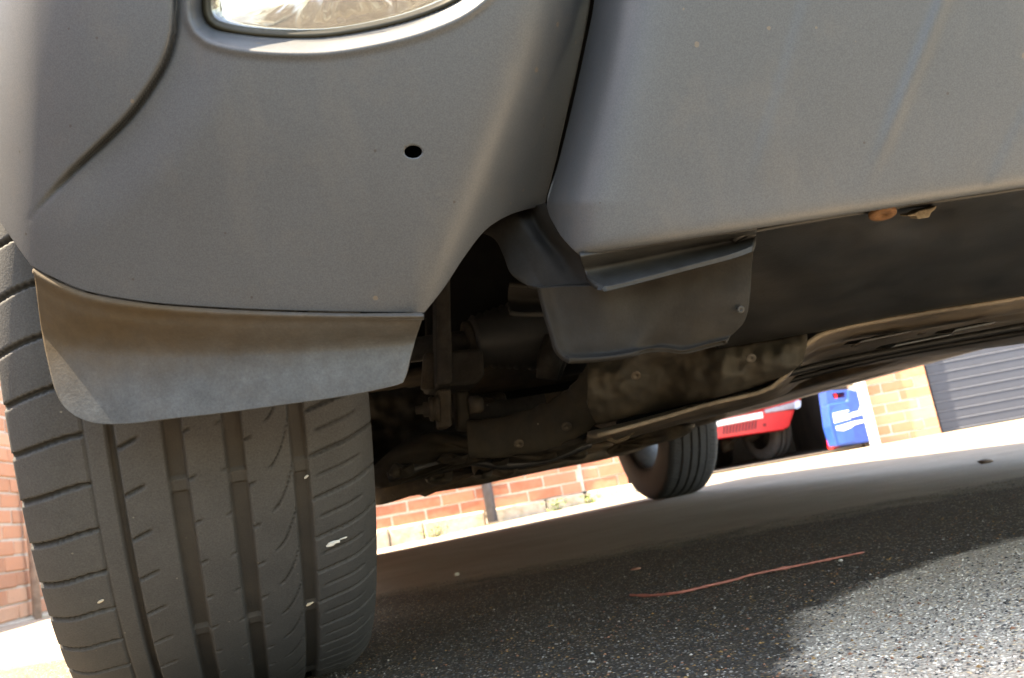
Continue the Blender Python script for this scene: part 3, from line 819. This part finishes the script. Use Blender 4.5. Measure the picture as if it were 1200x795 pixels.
lump_on(118, 705, .548, 4, 2.2, GRIT, near, 'grit'); lump_on(363, 708, .618, 4.5, 2, GRIT, near, 'grit')
lump_on(359, 559, .555, 2.6, 2.2, CHALK, near, 'grit')

# upper body: shell that carries the shadow -------------------------------
prof = [(-.36, .46), (-.41, .52), (-.43, .60), (-.40, .74), (-.32, .82), (.05, .93), (.42, .99), (.75, 1.24), (1.05, 1.43), (1.4, 1.50), (2.1, 1.50), (2.7, 1.45), (3.0, 1.22), (3.14, .98), (3.2, .80), (3.2, .55), (3.14, .40)]
rows = []
for s, z in crom([(a, b) for a, b in prof], 70):
    tumble = .16*sm(1.0, 1.5, z); nose = .16*(1 - sm(-.5, -.1, s)) + .10*sm(2.9, 3.2, s); row = []
    for j in range(25):
        q = j/24; e = min(q, 1-q); rnd_ = .10*(1 - sm(0, .12, e))**2
        l = -.10 + tumble + (TRACK+.20-2*tumble)*q
        back = nose*(2*abs(q-.5))**3
        row.append(C(s + (back if s < 1.5 else -back), l, z - rnd_*(1 if s > -.3 and s < 3 else 0)))
    rows.append(row)
grid_mesh('body_shell', rows, PAINT, car, .004, toward=C(1.2, .7, 6))
def side_panel(l, name):
    poly = [(-.30, .50), (-.36, .74), (.05, .84), (.42, .90), (1.0, .93), (2.6, .93), (3.0, .92), (3.1, .75), (3.1, .42), (2.98, .36)]
    for k in range(13): a = R_(5 + 170*k/12); poly.append((WB + .375*math.cos(a), .31 + .375*math.sin(a)))
    poly += [(2.17, .262), (.39, .262)]
    for k in range(13): a = R_(5 + 145*k/12); poly.append((.375*math.cos(a), .31 + .375*math.sin(a)))
    n = len(poly); vs = [C(s, l, z) for s, z in poly] + [C(s, l + (.05 if l < .5 else -.05), z) for s, z in poly]
    fs = [tuple(range(n)), tuple(range(n, 2*n))[::-1]] + [(i, n+i, n+(i+1) % n, (i+1) % n) for i in range(n)]
    o = mesh(name, vs, fs, PAINT, car, False); recalc(o); return o
side_panel(-.115, 'side_panel'); side_panel(TRACK+.115, 'side_panel')
for l in (-.02, TRACK+.02):
    q = [(.55, .93), (1.12, 1.36), (1.5, 1.43), (2.5, 1.40), (2.86, 1.05), (2.8, .93)]
    t = lambda z: (.10*sm(.95, 1.45, z)) * (1 if l < .5 else -1)
    vs = [C(s, l + t(z) + (-.06 if l < .5 else .06), z) for s, z in q]; vs += [v + RR*(.01 if l < .5 else -.01) for v in vs]
    n = len(q); o = mesh('side_window', vs, [tuple(range(n)), tuple(range(n, 2*n))[::-1]] + [(i, n+i, n+(i+1) % n, (i+1) % n) for i in range(n)], GLASSY, car, False); recalc(o)
# engine bay tray closing the car from above the wheel and behind the bumper
grid_mesh('engine_bay', [[C(-.30 + .85*i/6, .16 + (TRACK-.32)*j/10, .50 - .05*(i > 4)) for j in range(11)] for i in range(7)], LINER, car, .004, toward=C(0, .7, 0))
grid_mesh('bulkhead', [[C(.50, -.05 + (TRACK+.1)*j/10, .275 + .54*i/6) for j in range(11)] for i in range(7)], LINER, car, .004)
for l0, sgn in ((.16, 1), (TRACK-.16, -1)):
    grid_mesh('wheel_well', [[C(-.385*math.cos(R_(48+122*k/16)), l0 - sgn*.25*j/4, .31+.385*math.sin(R_(48+122*k/16))) for j in range(5)] for k in range(17)], LINER, car, .003, toward=C(0, l0-.1*sgn, .3))
    grid_mesh('rear_wheel_well', [[C(WB-.40*math.cos(R_(12+156*k/16)), l0 - sgn*.26*j/4, .31+.40*math.sin(R_(12+156*k/16))) for j in range(5)] for k in range(17)], LINER, car, .003, toward=C(WB, l0-.1*sgn, .3))

# ------------------------------------------------------------------ brick walls
BL, BH, BD, CO, ST = .215, .065, .05, .075, .225
def brick_mesh(seed, L=BL):
    rnd = random.Random(seed); bm = bmesh.new()
    bmesh.ops.create_cube(bm, size=1)
    bmesh.ops.scale(bm, vec=(L, BD, BH), verts=bm.verts)
    bmesh.ops.bevel(bm, geom=list(bm.edges), offset=.005, segments=1, affect='EDGES')
    for v in bm.verts: v.co += Vector((rnd.uniform(-1, 1)*.0025, rnd.uniform(-1, 1)*.002, rnd.uniform(-1, 1)*.0025))
    me = bpy.data.meshes.new('brick'); bm.to_mesh(me); bm.free(); return me
BM_ = [brick_mesh(i) for i in range(6)]
HB_ = [brick_mesh(20+i, .1025) for i in range(3)]
def brick_wall(root, o, e, n, z0, L, Hh, vis, mat, mati, thick=.2, s_start=0, proud=.0):
    """wall face through o, running along e, outward normal n; vis(s, z) says which bricks are singled out"""
    rot = Matrix((e, -n, UP)).transposed().to_euler()
    body_c = o + e*(s_start + L/2) - n*(thick/2 + .008) + UP*(z0 + Hh/2) + n*.0055
    box('mortar', body_c, e*L/2, n*thick/2, UP*(Hh/2), MORTAR, root)
    vs, fs = [], []; rnd = random.Random(int(abs(o.x*100)+7))
    for r in range(int(Hh/CO)):
        z = z0 + r*CO + CO/2; s = s_start - (ST/2 if r % 2 else 0)
        while s < s_start + L - .02:
            a, b = max(s, s_start), min(s+ST-.010, s_start+L)
            if b-a > .05:
                c = (a+b)/2; pr = rnd.uniform(-.002, .003) + proud
                if vis(c, z) and abs((b-a)-BL) < .004:
                    me = BM_[rnd.randrange(6)]
                elif vis(c, z) and abs((b-a)-.1025) < .006: me = HB_[rnd.randrange(3)]
                else: me = None
                p = o + e*c + UP*z - n*(BD/2 - .003 - pr)
                if me:
                    if not me.materials: me.materials.append(mat)
                    ob = bpy.data.objects.new('brick', me); col.objects.link(ob); ob.location = p
                    ob.rotation_euler = rot; ob.parent = root; ob.matrix_parent_inverse = wmat(root).inverted()
                    ob.material_slots[0].link = 'OBJECT'; ob.material_slots[0].material = mat
                else:
                    box_data(vs, fs, p, e*(b-a)/2, n*BD/2, UP*BH/2)
            s += ST
    if vs:
        ob = mesh('brickwork', vs, fs, mati, root, False); recalc(ob); ob['kind'] = 'stuff'
def plinth(root, o, e, n, s0, s1, zt, zb):
    rnd = random.Random(5); s = s0
    while s < s1:
        L = rnd.uniform(.22, .42); L = min(L, s1-s)
        if L < .08: break
        zb_ = zb(s+L/2)
        c = o + e*(s+L/2) + UP*((zt+zb_)/2) - n*(.03 - rnd.uniform(.004, .02))
        ob = box('stone', c, e*(L/2-.004), n*.045, UP*((zt-zb_)/2-.001), STONE, root, .012); s += L
# left side wall (receding, in its own shade)
e1 = Vector((-.16, .987, 0)).normalized(); n1 = Vector((e1.y, -e1.x, 0))
o1 = Vector((-2.58, 4.4, 0))
wl = thing('brick_wall', 'shaded red brick wall with a pale drainpipe behind the near tyre at left', 'wall', o1)
brick_wall(wl, o1, e1, n1, -.04, 9.0, 1.43, lambda s, z: -.35 < s < 1.75, BRICKL, BRICKLI, s_start=-6.75)
plinth(wl, o1, e1, n1, -1.2, 2.2, -.04, lambda s: -.20)
box('plinth_base', o1 + e1*-3.9 + UP*-.12 - n1*.02, e1*2.7, n1*.045, UP*.08, STONE, wl)
box('plinth_base', o1 + e1*0 + UP*-.12 - n1*.05, e1*2.2, n1*.03, UP*.08, MORTAR, wl)
pp = on_plane(39, 660, o1 + n1*.04, n1)
tube('drainpipe', [Vector((pp.x, pp.y, -.10)), Vector((pp.x, pp.y, .7)), Vector((pp.x, pp.y, 1.40))], .020, mat_simple('faded_pipe', (.42, .31, .25), .6), wl, 16)
# rear wall, two runs meeting at a straight joint
wr = thing('brick_wall', 'low red brick wall with mossy stone base behind the car, crossed by a dark pipe', 'wall', Vector((0, 5.7, 0)))
e2 = Vector((1, .03, 0)).normalized(); n2 = Vector((e2.y, -e2.x, 0)); o2 = Vector((0, 5.7, 0))
jx = on_plane(652, 570, o2, n2).dot(e2)
brick_wall(wr, o2, e2, n2, .055, jx-.012+2.1, 1.2, lambda s, z: -1.35 < s and z < .55, BRICK, BRICKI, s_start=-2.1)
e3 = Vector((1, -.10, 0)).normalized(); n3 = Vector((e3.y, -e3.x, 0)); o3 = o2 + e2*jx + n2*-.012
rx_ = on_plane(733, 560, o3, n3); L3 = (rx_-o3).dot(e3)
brick_wall(wr, o3 + e3*.012, e3, n3, .055, L3, 1.2, lambda s, z: z < .55, BRICK, BRICKI)
plinth(wr, o2, e2, n2, -2.1, jx, .055, lambda s: gz(s, 5.6)-.06)
plinth(wr, o3, e3, n3, 0.01, L3+.06, .055, lambda s: gz(s+.2, 5.6)-.06)
pp = on_plane(574, 590, o2 + n2*.06, n2)
tube('downpipe', [Vector((pp.x, pp.y, gz(pp.x, pp.y)+.015)), Vector((pp.x, pp.y, .6)), Vector((pp.x, pp.y, 1.25))], .034, GUTTER, wr, 20)
# coping on the wall
box('coping', o2 + e2*((jx-2.1)/2) + UP*1.28 - n2*.1, e2*((jx+2.1)/2+.02), n2*.14, UP*.03, STONE, wr, .01)
box('coping', o3 + e3*(L3/2+.03) + UP*1.285 - n3*.1, e3*(L3/2+.02), n3*.14, UP*.03, STONE, wr, .01)
box('mortar', o2 + e2*(jx-.002) + UP*.66 - n2*.05, e2*.0115, n2*.048, UP*.60, MORTAR, wr)
# weeds at the foot of the wall
def weed(px, py, d, k, label):
    c = P(px, py, d); c = Vector((c.x, c.y, gz(c.x, c.y))); rnd = random.Random(k); vs, fs = [], []
    for i in range(46):
        a = rnd.uniform(0, 6.28); r = rnd.uniform(.0, .07); h = rnd.uniform(.01, .07)
        p = c + Vector((math.cos(a)*r*1.4, math.sin(a)*r*.5, h)); t = Vector((math.cos(a), math.sin(a)*.6, rnd.uniform(-.2, .8))).normalized()*rnd.uniform(.012, .026)
        s = t.cross(Vector((rnd.uniform(-1, 1), rnd.uniform(-1, 1), 1))).normalized()*.006; b = len(vs)
        vs += [p-t*.5, p+s, p+t*.6+UP*.003, p-s]; fs.append((b, b+1, b+2, b+3))
        b = len(vs); vs += [c + Vector((math.cos(a)*.004, math.sin(a)*.004, -.005)), c+Vector((math.cos(a)*.006, .002, 0)), p-t*.5]; fs.append((b, b+1, b+2))
    o = mesh('weed', vs, fs, LEAF, None, False)
    tag(o, label, 'plant', 'weeds at the foot of the rear wall')
weed(510, 622, 5.55, 1, 'green weed growing at the wall foot left of the dark downpipe')
weed(652, 590, 5.55, 2, 'green weed growing at the wall foot under the straight brick joint')
weed(690, 582, 5.55, 3, 'green weed at the wall foot nearest the far rear tyre')

# ------------------------------------------------------------------ garages
eg = Vector((.985, -.174, 0)).normalized(); ng = Vector((eg.y, -eg.x, 0)); og = Vector((2.62, 6.3, 0))
def gs(px, py): p = on_plane(px, py, og, ng); return (p-og).dot(eg), p.z
gar = thing('garage_block', 'brick garage block with one open dark bay and one closed blue-grey door', 'garage', og)
g0 = gs(1026, 505)[0]; g1 = gs(1101, 500)[0]; gb = gs(1100, 502)[1]
zb = gz(2.6, 6.2) - .02
def G(s, dpt, z): return og + eg*s - ng*dpt + UP*z
brick_wall(gar, og, eg, ng, zb, g1-g0, 2.3, lambda s, z: z < .45, BRICKY, BRICKYI, thick=.25, s_start=g0)
box('door_frame', G(g0-.038, -.02, 1.05), eg*.036, ng*.06, UP*1.07, WHITE, gar, .004)
box('frame_edge', G(g0-.088, .03, 1.05), eg*.012, ng*.06, UP*1.07, EDGE_BROWN, gar, .003)  # brown strip along the left edge of the frame
# closed slatted door
dt = gs(1150, 497)[1]
slat = (gs(1150, 459)[1] - gs(1150, 494)[1])/3.0
sl_L = 2.3
for k in range(20):
    z = zb + .035 + slat*k
    if z > 2.1: break
    box('slat', G(g1+.02+sl_L/2, .05, z+slat/2), eg*sl_L/2, ng*.012, UP*(slat/2-.006), DOORM, gar, .004)
SEAL = mat_simple('pale_slat_edge', (.085, .095, .12), .5, var=.05)
for k in range(21):
    z = zb + .035 + slat*k
    if z > 2.12: break
    box('slat_rib', G(g1+.02+sl_L/2, .049, z), eg*sl_L/2, ng*.014, UP*.0045, SEAL, gar, .003)
box('door_seal', G(g1+.02+sl_L/2, .05, zb+.012), eg*sl_L/2, ng*.012, UP*.02, BLACK, gar)
# building shell
LW = 3.0
box('lintel', G((g1+.02+sl_L-g0-LW)/2+g0*0, .12, 2.42), eg*((g1+sl_L-g0+LW)/2+.2), ng*.12, UP*.16, MORTAR, gar)
box('roof', G(.4, 2.65, 2.63), eg*3.9, ng*2.62, UP*.05, PLASTER, gar)
box('back_wall', G(.4, 5.2, 1.3), eg*3.9, ng*.1, UP*1.35, PLASTER, gar)
for s in (g0-LW, g0+.1, g1+sl_L+.1):
    box('side_wall', G(s, 2.75, 1.3), eg*.09, ng*2.45, UP*1.33, PLASTER, gar)
fl = grid_mesh('garage_floor', [[G(g0-LW+LW*i/6, .02+5*j/6, gz(2, 6)+.012) for i in range(7)] for j in range(7)], mat_simple('garage_concrete', (.12, .10, .08), .9, scale=5), gar, toward=Vector((0, 0, 50)))

# blue jerrycan and red can beside the frame
jc = P(998, 500, 6.28)
zj = gz(jc.x, jc.y) + .012
def jp(px, py): return on_plane(px, py, Vector((0, 6.26, 0)), Vector((0, -1, 0)))
def plate(name, pxs, back, mat, parent, y=6.26, bevel=.006):
    f = [on_plane(a, b, Vector((0, y, 0)), Vector((0, -1, 0))) for a, b in pxs]; k = len(f); vs = f + [p + Vector((0, back, 0)) for p in f]
    fs = [tuple(range(k)), tuple(range(k, 2*k))[::-1]] + [(i, k+i, k+(i+1) % k, (i+1) % k) for i in range(k)]
    o = mesh(name, vs, fs, mat, parent, False); recalc(o)
    if bevel:
        m = o.modifiers.new("bevel", 'BEVEL'); m.width = bevel; m.segments = 2; m.limit_method = 'ANGLE'
    return o
can = thing('jerrycan', 'blue plastic container with white label standing at the open garage bay', 'container', Vector((jc.x, 6.35, zj)))
def ring_fill(name, outer, hole, mat, par, y, back):
    """plate with a hole: quads between two matching outlines"""
    f = lambda q, yy: on_plane(q[0], q[1], Vector((0, 6.26, 0)), Vector((0, -1, 0))) + Vector((0, yy-6.26, 0))
    k = len(outer); vs = [f(q, y) for q in outer] + [f(q, y) for q in hole] + [f(q, y+back) for q in outer] + [f(q, y+back) for q in hole]; fs = []
    for i in range(k):
        j = (i+1) % k; fs += [(i, j, k+j, k+i), (2*k+i, 3*k+i, 3*k+j, 2*k+j), (i, 2*k+i, 2*k+j, j), (k+i, k+j, 3*k+j, 3*k+i)]
    o = mesh(name, vs, fs, mat, par, False); recalc(o); return o
ring_fill('handle', [(968, 458), (992, 456.5), (993, 469), (970, 474)], [(976, 461), (990, 459.5), (991, 465.5), (977, 467)], BLUE, can, 6.27, .16)
plate('body', [(969.5, 474), (993, 469.5), (993, 456.5), (1013, 457), (1026, 517), (1014, 519), (980, 523.5), (973, 500)], .17, BLUE, can, bevel=.012)
plate('cap', [(999, 453), (1009, 452), (1011, 458), (1000, 459)], .05, mat_simple('grey_cap', (.3, .3, .34), .5), can, bevel=.003)
plate('bottle_print', [(978, 477), (988, 473), (995, 477), (998, 490), (1002, 517), (983, 521), (979, 505), (974, 485)], .004, BLUE2, can, 6.252, 0)
LABEL = PLATE
plate('label', [(976, 484.5), (994, 480.5), (995, 482.5), (979, 486.5), (979.5, 488), (996, 485), (997, 491), (978, 496)], .004, LABEL, can, 6.245, 0)
plate('label', [(997, 484), (1007, 481.5), (1007.5, 477), (1009, 477), (1010.5, 486), (998, 489.5)], .004, LABEL, can, 6.245, 0)
plate('label', [(979.5, 500), (986, 498.5), (992, 496.5), (1002, 493.5), (1012, 492), (1013, 495), (1002, 498), (997, 501.5), (989, 505), (981, 504.5)], .004, LABEL, can, 6.245, 0)
plate('label', [(1017, 507), (1023, 505.5), (1024, 507.5), (1019.5, 508.5), (1020, 511), (1018, 511)], .004, LABEL, can, 6.245, 0)
rc = thing('fuel_can', 'red can mostly hidden behind the blue container in the open garage', 'container', Vector((jc.x-.1, 6.55, zj)))
plate('body', [(969, 480), (1000, 474), (1006, 515), (976, 527)], .12, RED, rc, 6.50, .012)
plate('spout', [(980, 462), (988, 461), (989, 476), (981, 478)], .04, RED, rc, 6.53, .004)

# ------------------------------------------------------------------ red car in the open bay
RD = 7.25
rc0 = P(935, 530, RD)
red = thing('parked_car', 'small red car inside the open garage bay beyond the far rear tyre', 'car', Vector((rc0.x-.75, RD+1, 0)))
def rp(px, py, dd=0): return P(px, py, RD+dd)
def rplate(name, pxs, back, mat, dd=0, bevel=.008):
    f = [P(a, b, RD+dd) for a, b in pxs]; k = len(f); vs = f + [p + Vector((0, back, 0)) for p in f]
    fs = [tuple(range(k)), tuple(range(k, 2*k))[::-1]] + [(i, k+i, k+(i+1) % k, (i+1) % k) for i in range(k)]
    o = mesh(name, vs, fs, mat, red, False); recalc(o)
    if bevel:
        m = o.modifiers.new("bevel", 'BEVEL'); m.width = bevel; m.segments = 2; m.limit_method = 'ANGLE'
    return o
rplate('bumper', [(735, 513), (845, 491), (893, 482), (931.5, 480), (925, 500), (918, 504), (845, 514), (735, 536)], .25, RED)
for k in range(11):
    px = 848 + k*3.7
    rplate('vent_slot', [(px, 499.5-k*.62), (px+1.9, 499.2-k*.62), (px+.9, 509-k*.65), (px-1.0, 509.3-k*.65)], .006, mat_simple('vent_shadow', (.16, .006, .01), .6) if k == 0 else bpy.data.materials['vent_shadow'], -.008, 0)
rplate('number_plate', [(815, 499), (843, 493), (893.5, 482.5), (894.5, 490), (844, 499.5), (815, 505)], .012, PLATE, -.015, .002)
rplate('tow_hole', [(894, 497), (897.5, 496), (898, 499), (894.5, 500)], .006, bpy.data.materials['vent_shadow'], -.008, 0)
rplate('headlight', [(896, 480.5), (931, 471), (932, 479), (897, 484.5)], .05, mat_simple('grey_lens', (.32, .32, .38), .25), -.012, .004)
rplate('indicator', [(931, 472), (935, 468.5), (939, 470), (938.5, 477), (934.5, 479.5), (932, 479)], .08, mat_simple('blue_white_lens', (.55, .65, .85), .2), -.02, .004)
rplate('bonnet', [(735, 480), (845, 440), (935, 430), (940, 470), (896, 481), (845, 490), (735, 513)], .9, RED, .02, .02)
# cabin and flanks behind
bx = P(850, 470, RD)
box('cabin', Vector((bx.x-.15, RD+1.9, .95)), Vector((.66, 0, 0)), Vector((0, 1.0, 0)), UP*.42, RED, red, .12)
box('flank', Vector((bx.x-.15, RD+1.45, .52)), Vector((.70, 0, 0)), Vector((0, 1.25, 0)), UP*.18, RED, red, .06)
box('windscreen', Vector((bx.x-.15, RD+.895, 1.05)), Vector((.56, 0, 0)), Vector((0, .012, 0)), UP*.24, GLASSY, red, .01)
rw_me = lathe_x('tyre', [(-.085, .17), (-.09, .22), (-.085, .25), (-.07, .268), (-.03, .272), (-.03, .266), (-.024, .266), (-.024, .272), (.024, .272), (.024, .266), (.03, .266), (.03, .272), (.07, .268), (.085, .25), (.09, .22), (.085, .17)], mat_simple('red_car_tyre', (.075, .07, .065), .8))
rr_me = lathe_x('wheel', [(.085, .172), (.07, .16), (-.02, .155), (-.03, .05), (-.06, .045), (-.06, .001)], DARKM)
for px, dd in ((902, .42), (700, .42), (902, 2.4)):
    c = P(px, 527, RD+.42)
    o = bpy.data.objects.new('wheel', rr_me); col.objects.link(o); o.parent = red; o.matrix_parent_inverse = wmat(red).inverted()
    o.location = (c.x, RD+dd, .272+.012+gz(2, 6)); o.rotation_euler = (0, 0, R_(22) if dd < 1 else 0)
    t = bpy.data.objects.new('tyre', rw_me); col.objects.link(t); t.parent = o
def rtube(name, pts, r, mat): return tube(name, [P(*p) for p in pts], r, mat, red, 10)
rtube('steering_arm', [(852, 520, RD+.45), (866, 514, RD+.42), (872, 506, RD+.4)], .012, STEEL)
rtube('suspension_arm', [(872, 514, RD+.4), (883, 513, RD+.38), (890, 508, RD+.38)], .03, STEEL)
rtube('exhaust_box', [(846, 523, RD+.5), (858, 521, RD+.5)], .06, STEEL)

# ------------------------------------------------------------------ small things on the ground
def gp(px, py, lift=0):
    r = ray(px, py); z = 0
    for _ in range(4):
        t = (z - H)/r.z; p = CAMP + r*t; z = gz(p.x, p.y)
    return Vector((p.x, p.y, z + lift))
TWIG = mat_simple('red_twig_bark', (.26, .085, .062), .6, var=.35, scale=90)
tw = crom([(739, 699.5), (765, 700), (800, 697), (830, 691), (862, 684.5), (880, 679), (930, 668), (960, 661), (985, 655), (1013, 649)], 60)
rad = [.0015*(1-.35*i/59)*(1+.28*noise.noise(Vector((i*.4, 0, 9)))) + (.0009 if i in (38, 39, 50) else 0) + .0002*math.sin(i*2.1) for i in range(60)]
t = tube('twig', [gp(a, b, .0016 + .0026*math.sin(math.pi*i/59)**2) for i, (a, b) in enumerate(tw)], rad, TWIG, None, 10)
tag(t, 'thin red twig lying on the dark asphalt in front of the car', 'twig')
def pebble(name, px, py, r, mat, label, cat, flat=.6, k=0):
    c = gp(px, py); vs, fs = [], []; bm = bmesh.new(); bmesh.ops.create_icosphere(bm, subdivisions=2, radius=r)
    for v in bm.verts:
        v.co *= 1 + .35*noise.noise(v.co/r*1.3 + Vector((k, 0, 0))); v.co.z *= flat; v.co += c + UP*r*flat*.8
    me = bpy.data.meshes.new(name); bm.to_mesh(me); bm.free()
    o = link(name, me, mat); tag(o, label, cat)
PST = mat_simple('pale_stone', (.5, .47, .42), .8)
pebble('pebble', 535, 675, .0055, PST, 'pale pebble on the brown shaded ground right of the near tyre', 'pebble', k=1)
pebble('pebble', 985, 738 - 80, .0022, PST, 'tiny pale pebble just below the right end of the red twig', 'pebble', k=2)
LEAFB = mat_simple('dry_leaf', (.10, .06, .035), .8)
pebble('dry_leaf', 1155, 543, .016, LEAFB, 'crumpled dark dry leaf on the bright ground at far right', 'leaf', .35, 3)
pebble('dry_leaf', 745, 668, .007, mat_simple('reddish_leaf', (.22, .10, .07), .8), 'small reddish dry leaf above the left end of the twig', 'leaf', .25, 4)

# loose chippings bedded in the asphalt in front of the car
rnd = random.Random(11); vs, fs, mi = [], [], []
cm = [mat_simple('chip_dark', (.026, .024, .022), .7), mat_simple('chip_grey', (.085, .08, .072), .75), mat_simple('chip_pale', (.30, .275, .235), .75), mat_simple('chip_ochre', (.22, .125, .045), .75), mat_simple('chip_rust', (.22, .10, .055), .75), mat_simple('chip_dusty', (.50, .45, .38), .8)]
for i in range(34000):
    y = .36 + 1.15*rnd.random()**1.7; x = rnd.uniform(-.28, .66)*y + rnd.uniform(-.02, .02)
    r = rnd.choice((.0005, .0006, .0007, .0008, .0010, .0012, .0016)) * rnd.uniform(.8, 1.2); a = rnd.uniform(0, 3.14); fl = rnd.uniform(.35, .7)
    b = len(vs); ca, sa = math.cos(a), math.sin(a); el = rnd.uniform(.6, 1.0)
    for vx, vy, vz in ((1, 0, 0), (.3, .9, .1), (-.8, .55, 0), (-.7, -.6, .05), (.45, -.85, 0), (.2, .1, 1), (-.3, -.1, .85)):
        vx *= r; vy *= r*el; vs.append(Vector((x + vx*ca - vy*sa, y + vx*sa + vy*ca, vz*r*fl + .0001)))
    for f in ((0, 1, 5), (1, 2, 6), (1, 6, 5), (2, 3, 6), (3, 4, 6), (4, 5, 6), (4, 0, 5)):
        fs.append(tuple(b+q for q in f)); 
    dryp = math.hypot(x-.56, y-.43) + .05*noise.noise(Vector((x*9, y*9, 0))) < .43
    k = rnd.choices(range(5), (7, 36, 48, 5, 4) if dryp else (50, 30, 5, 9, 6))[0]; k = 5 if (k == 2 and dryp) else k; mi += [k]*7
o = mesh('asphalt_chippings', vs, fs, None, None, False)
for c in cm: o.data.materials.append(c)
o.data.polygons.foreach_set('material_index', mi); o['kind'] = 'stuff'
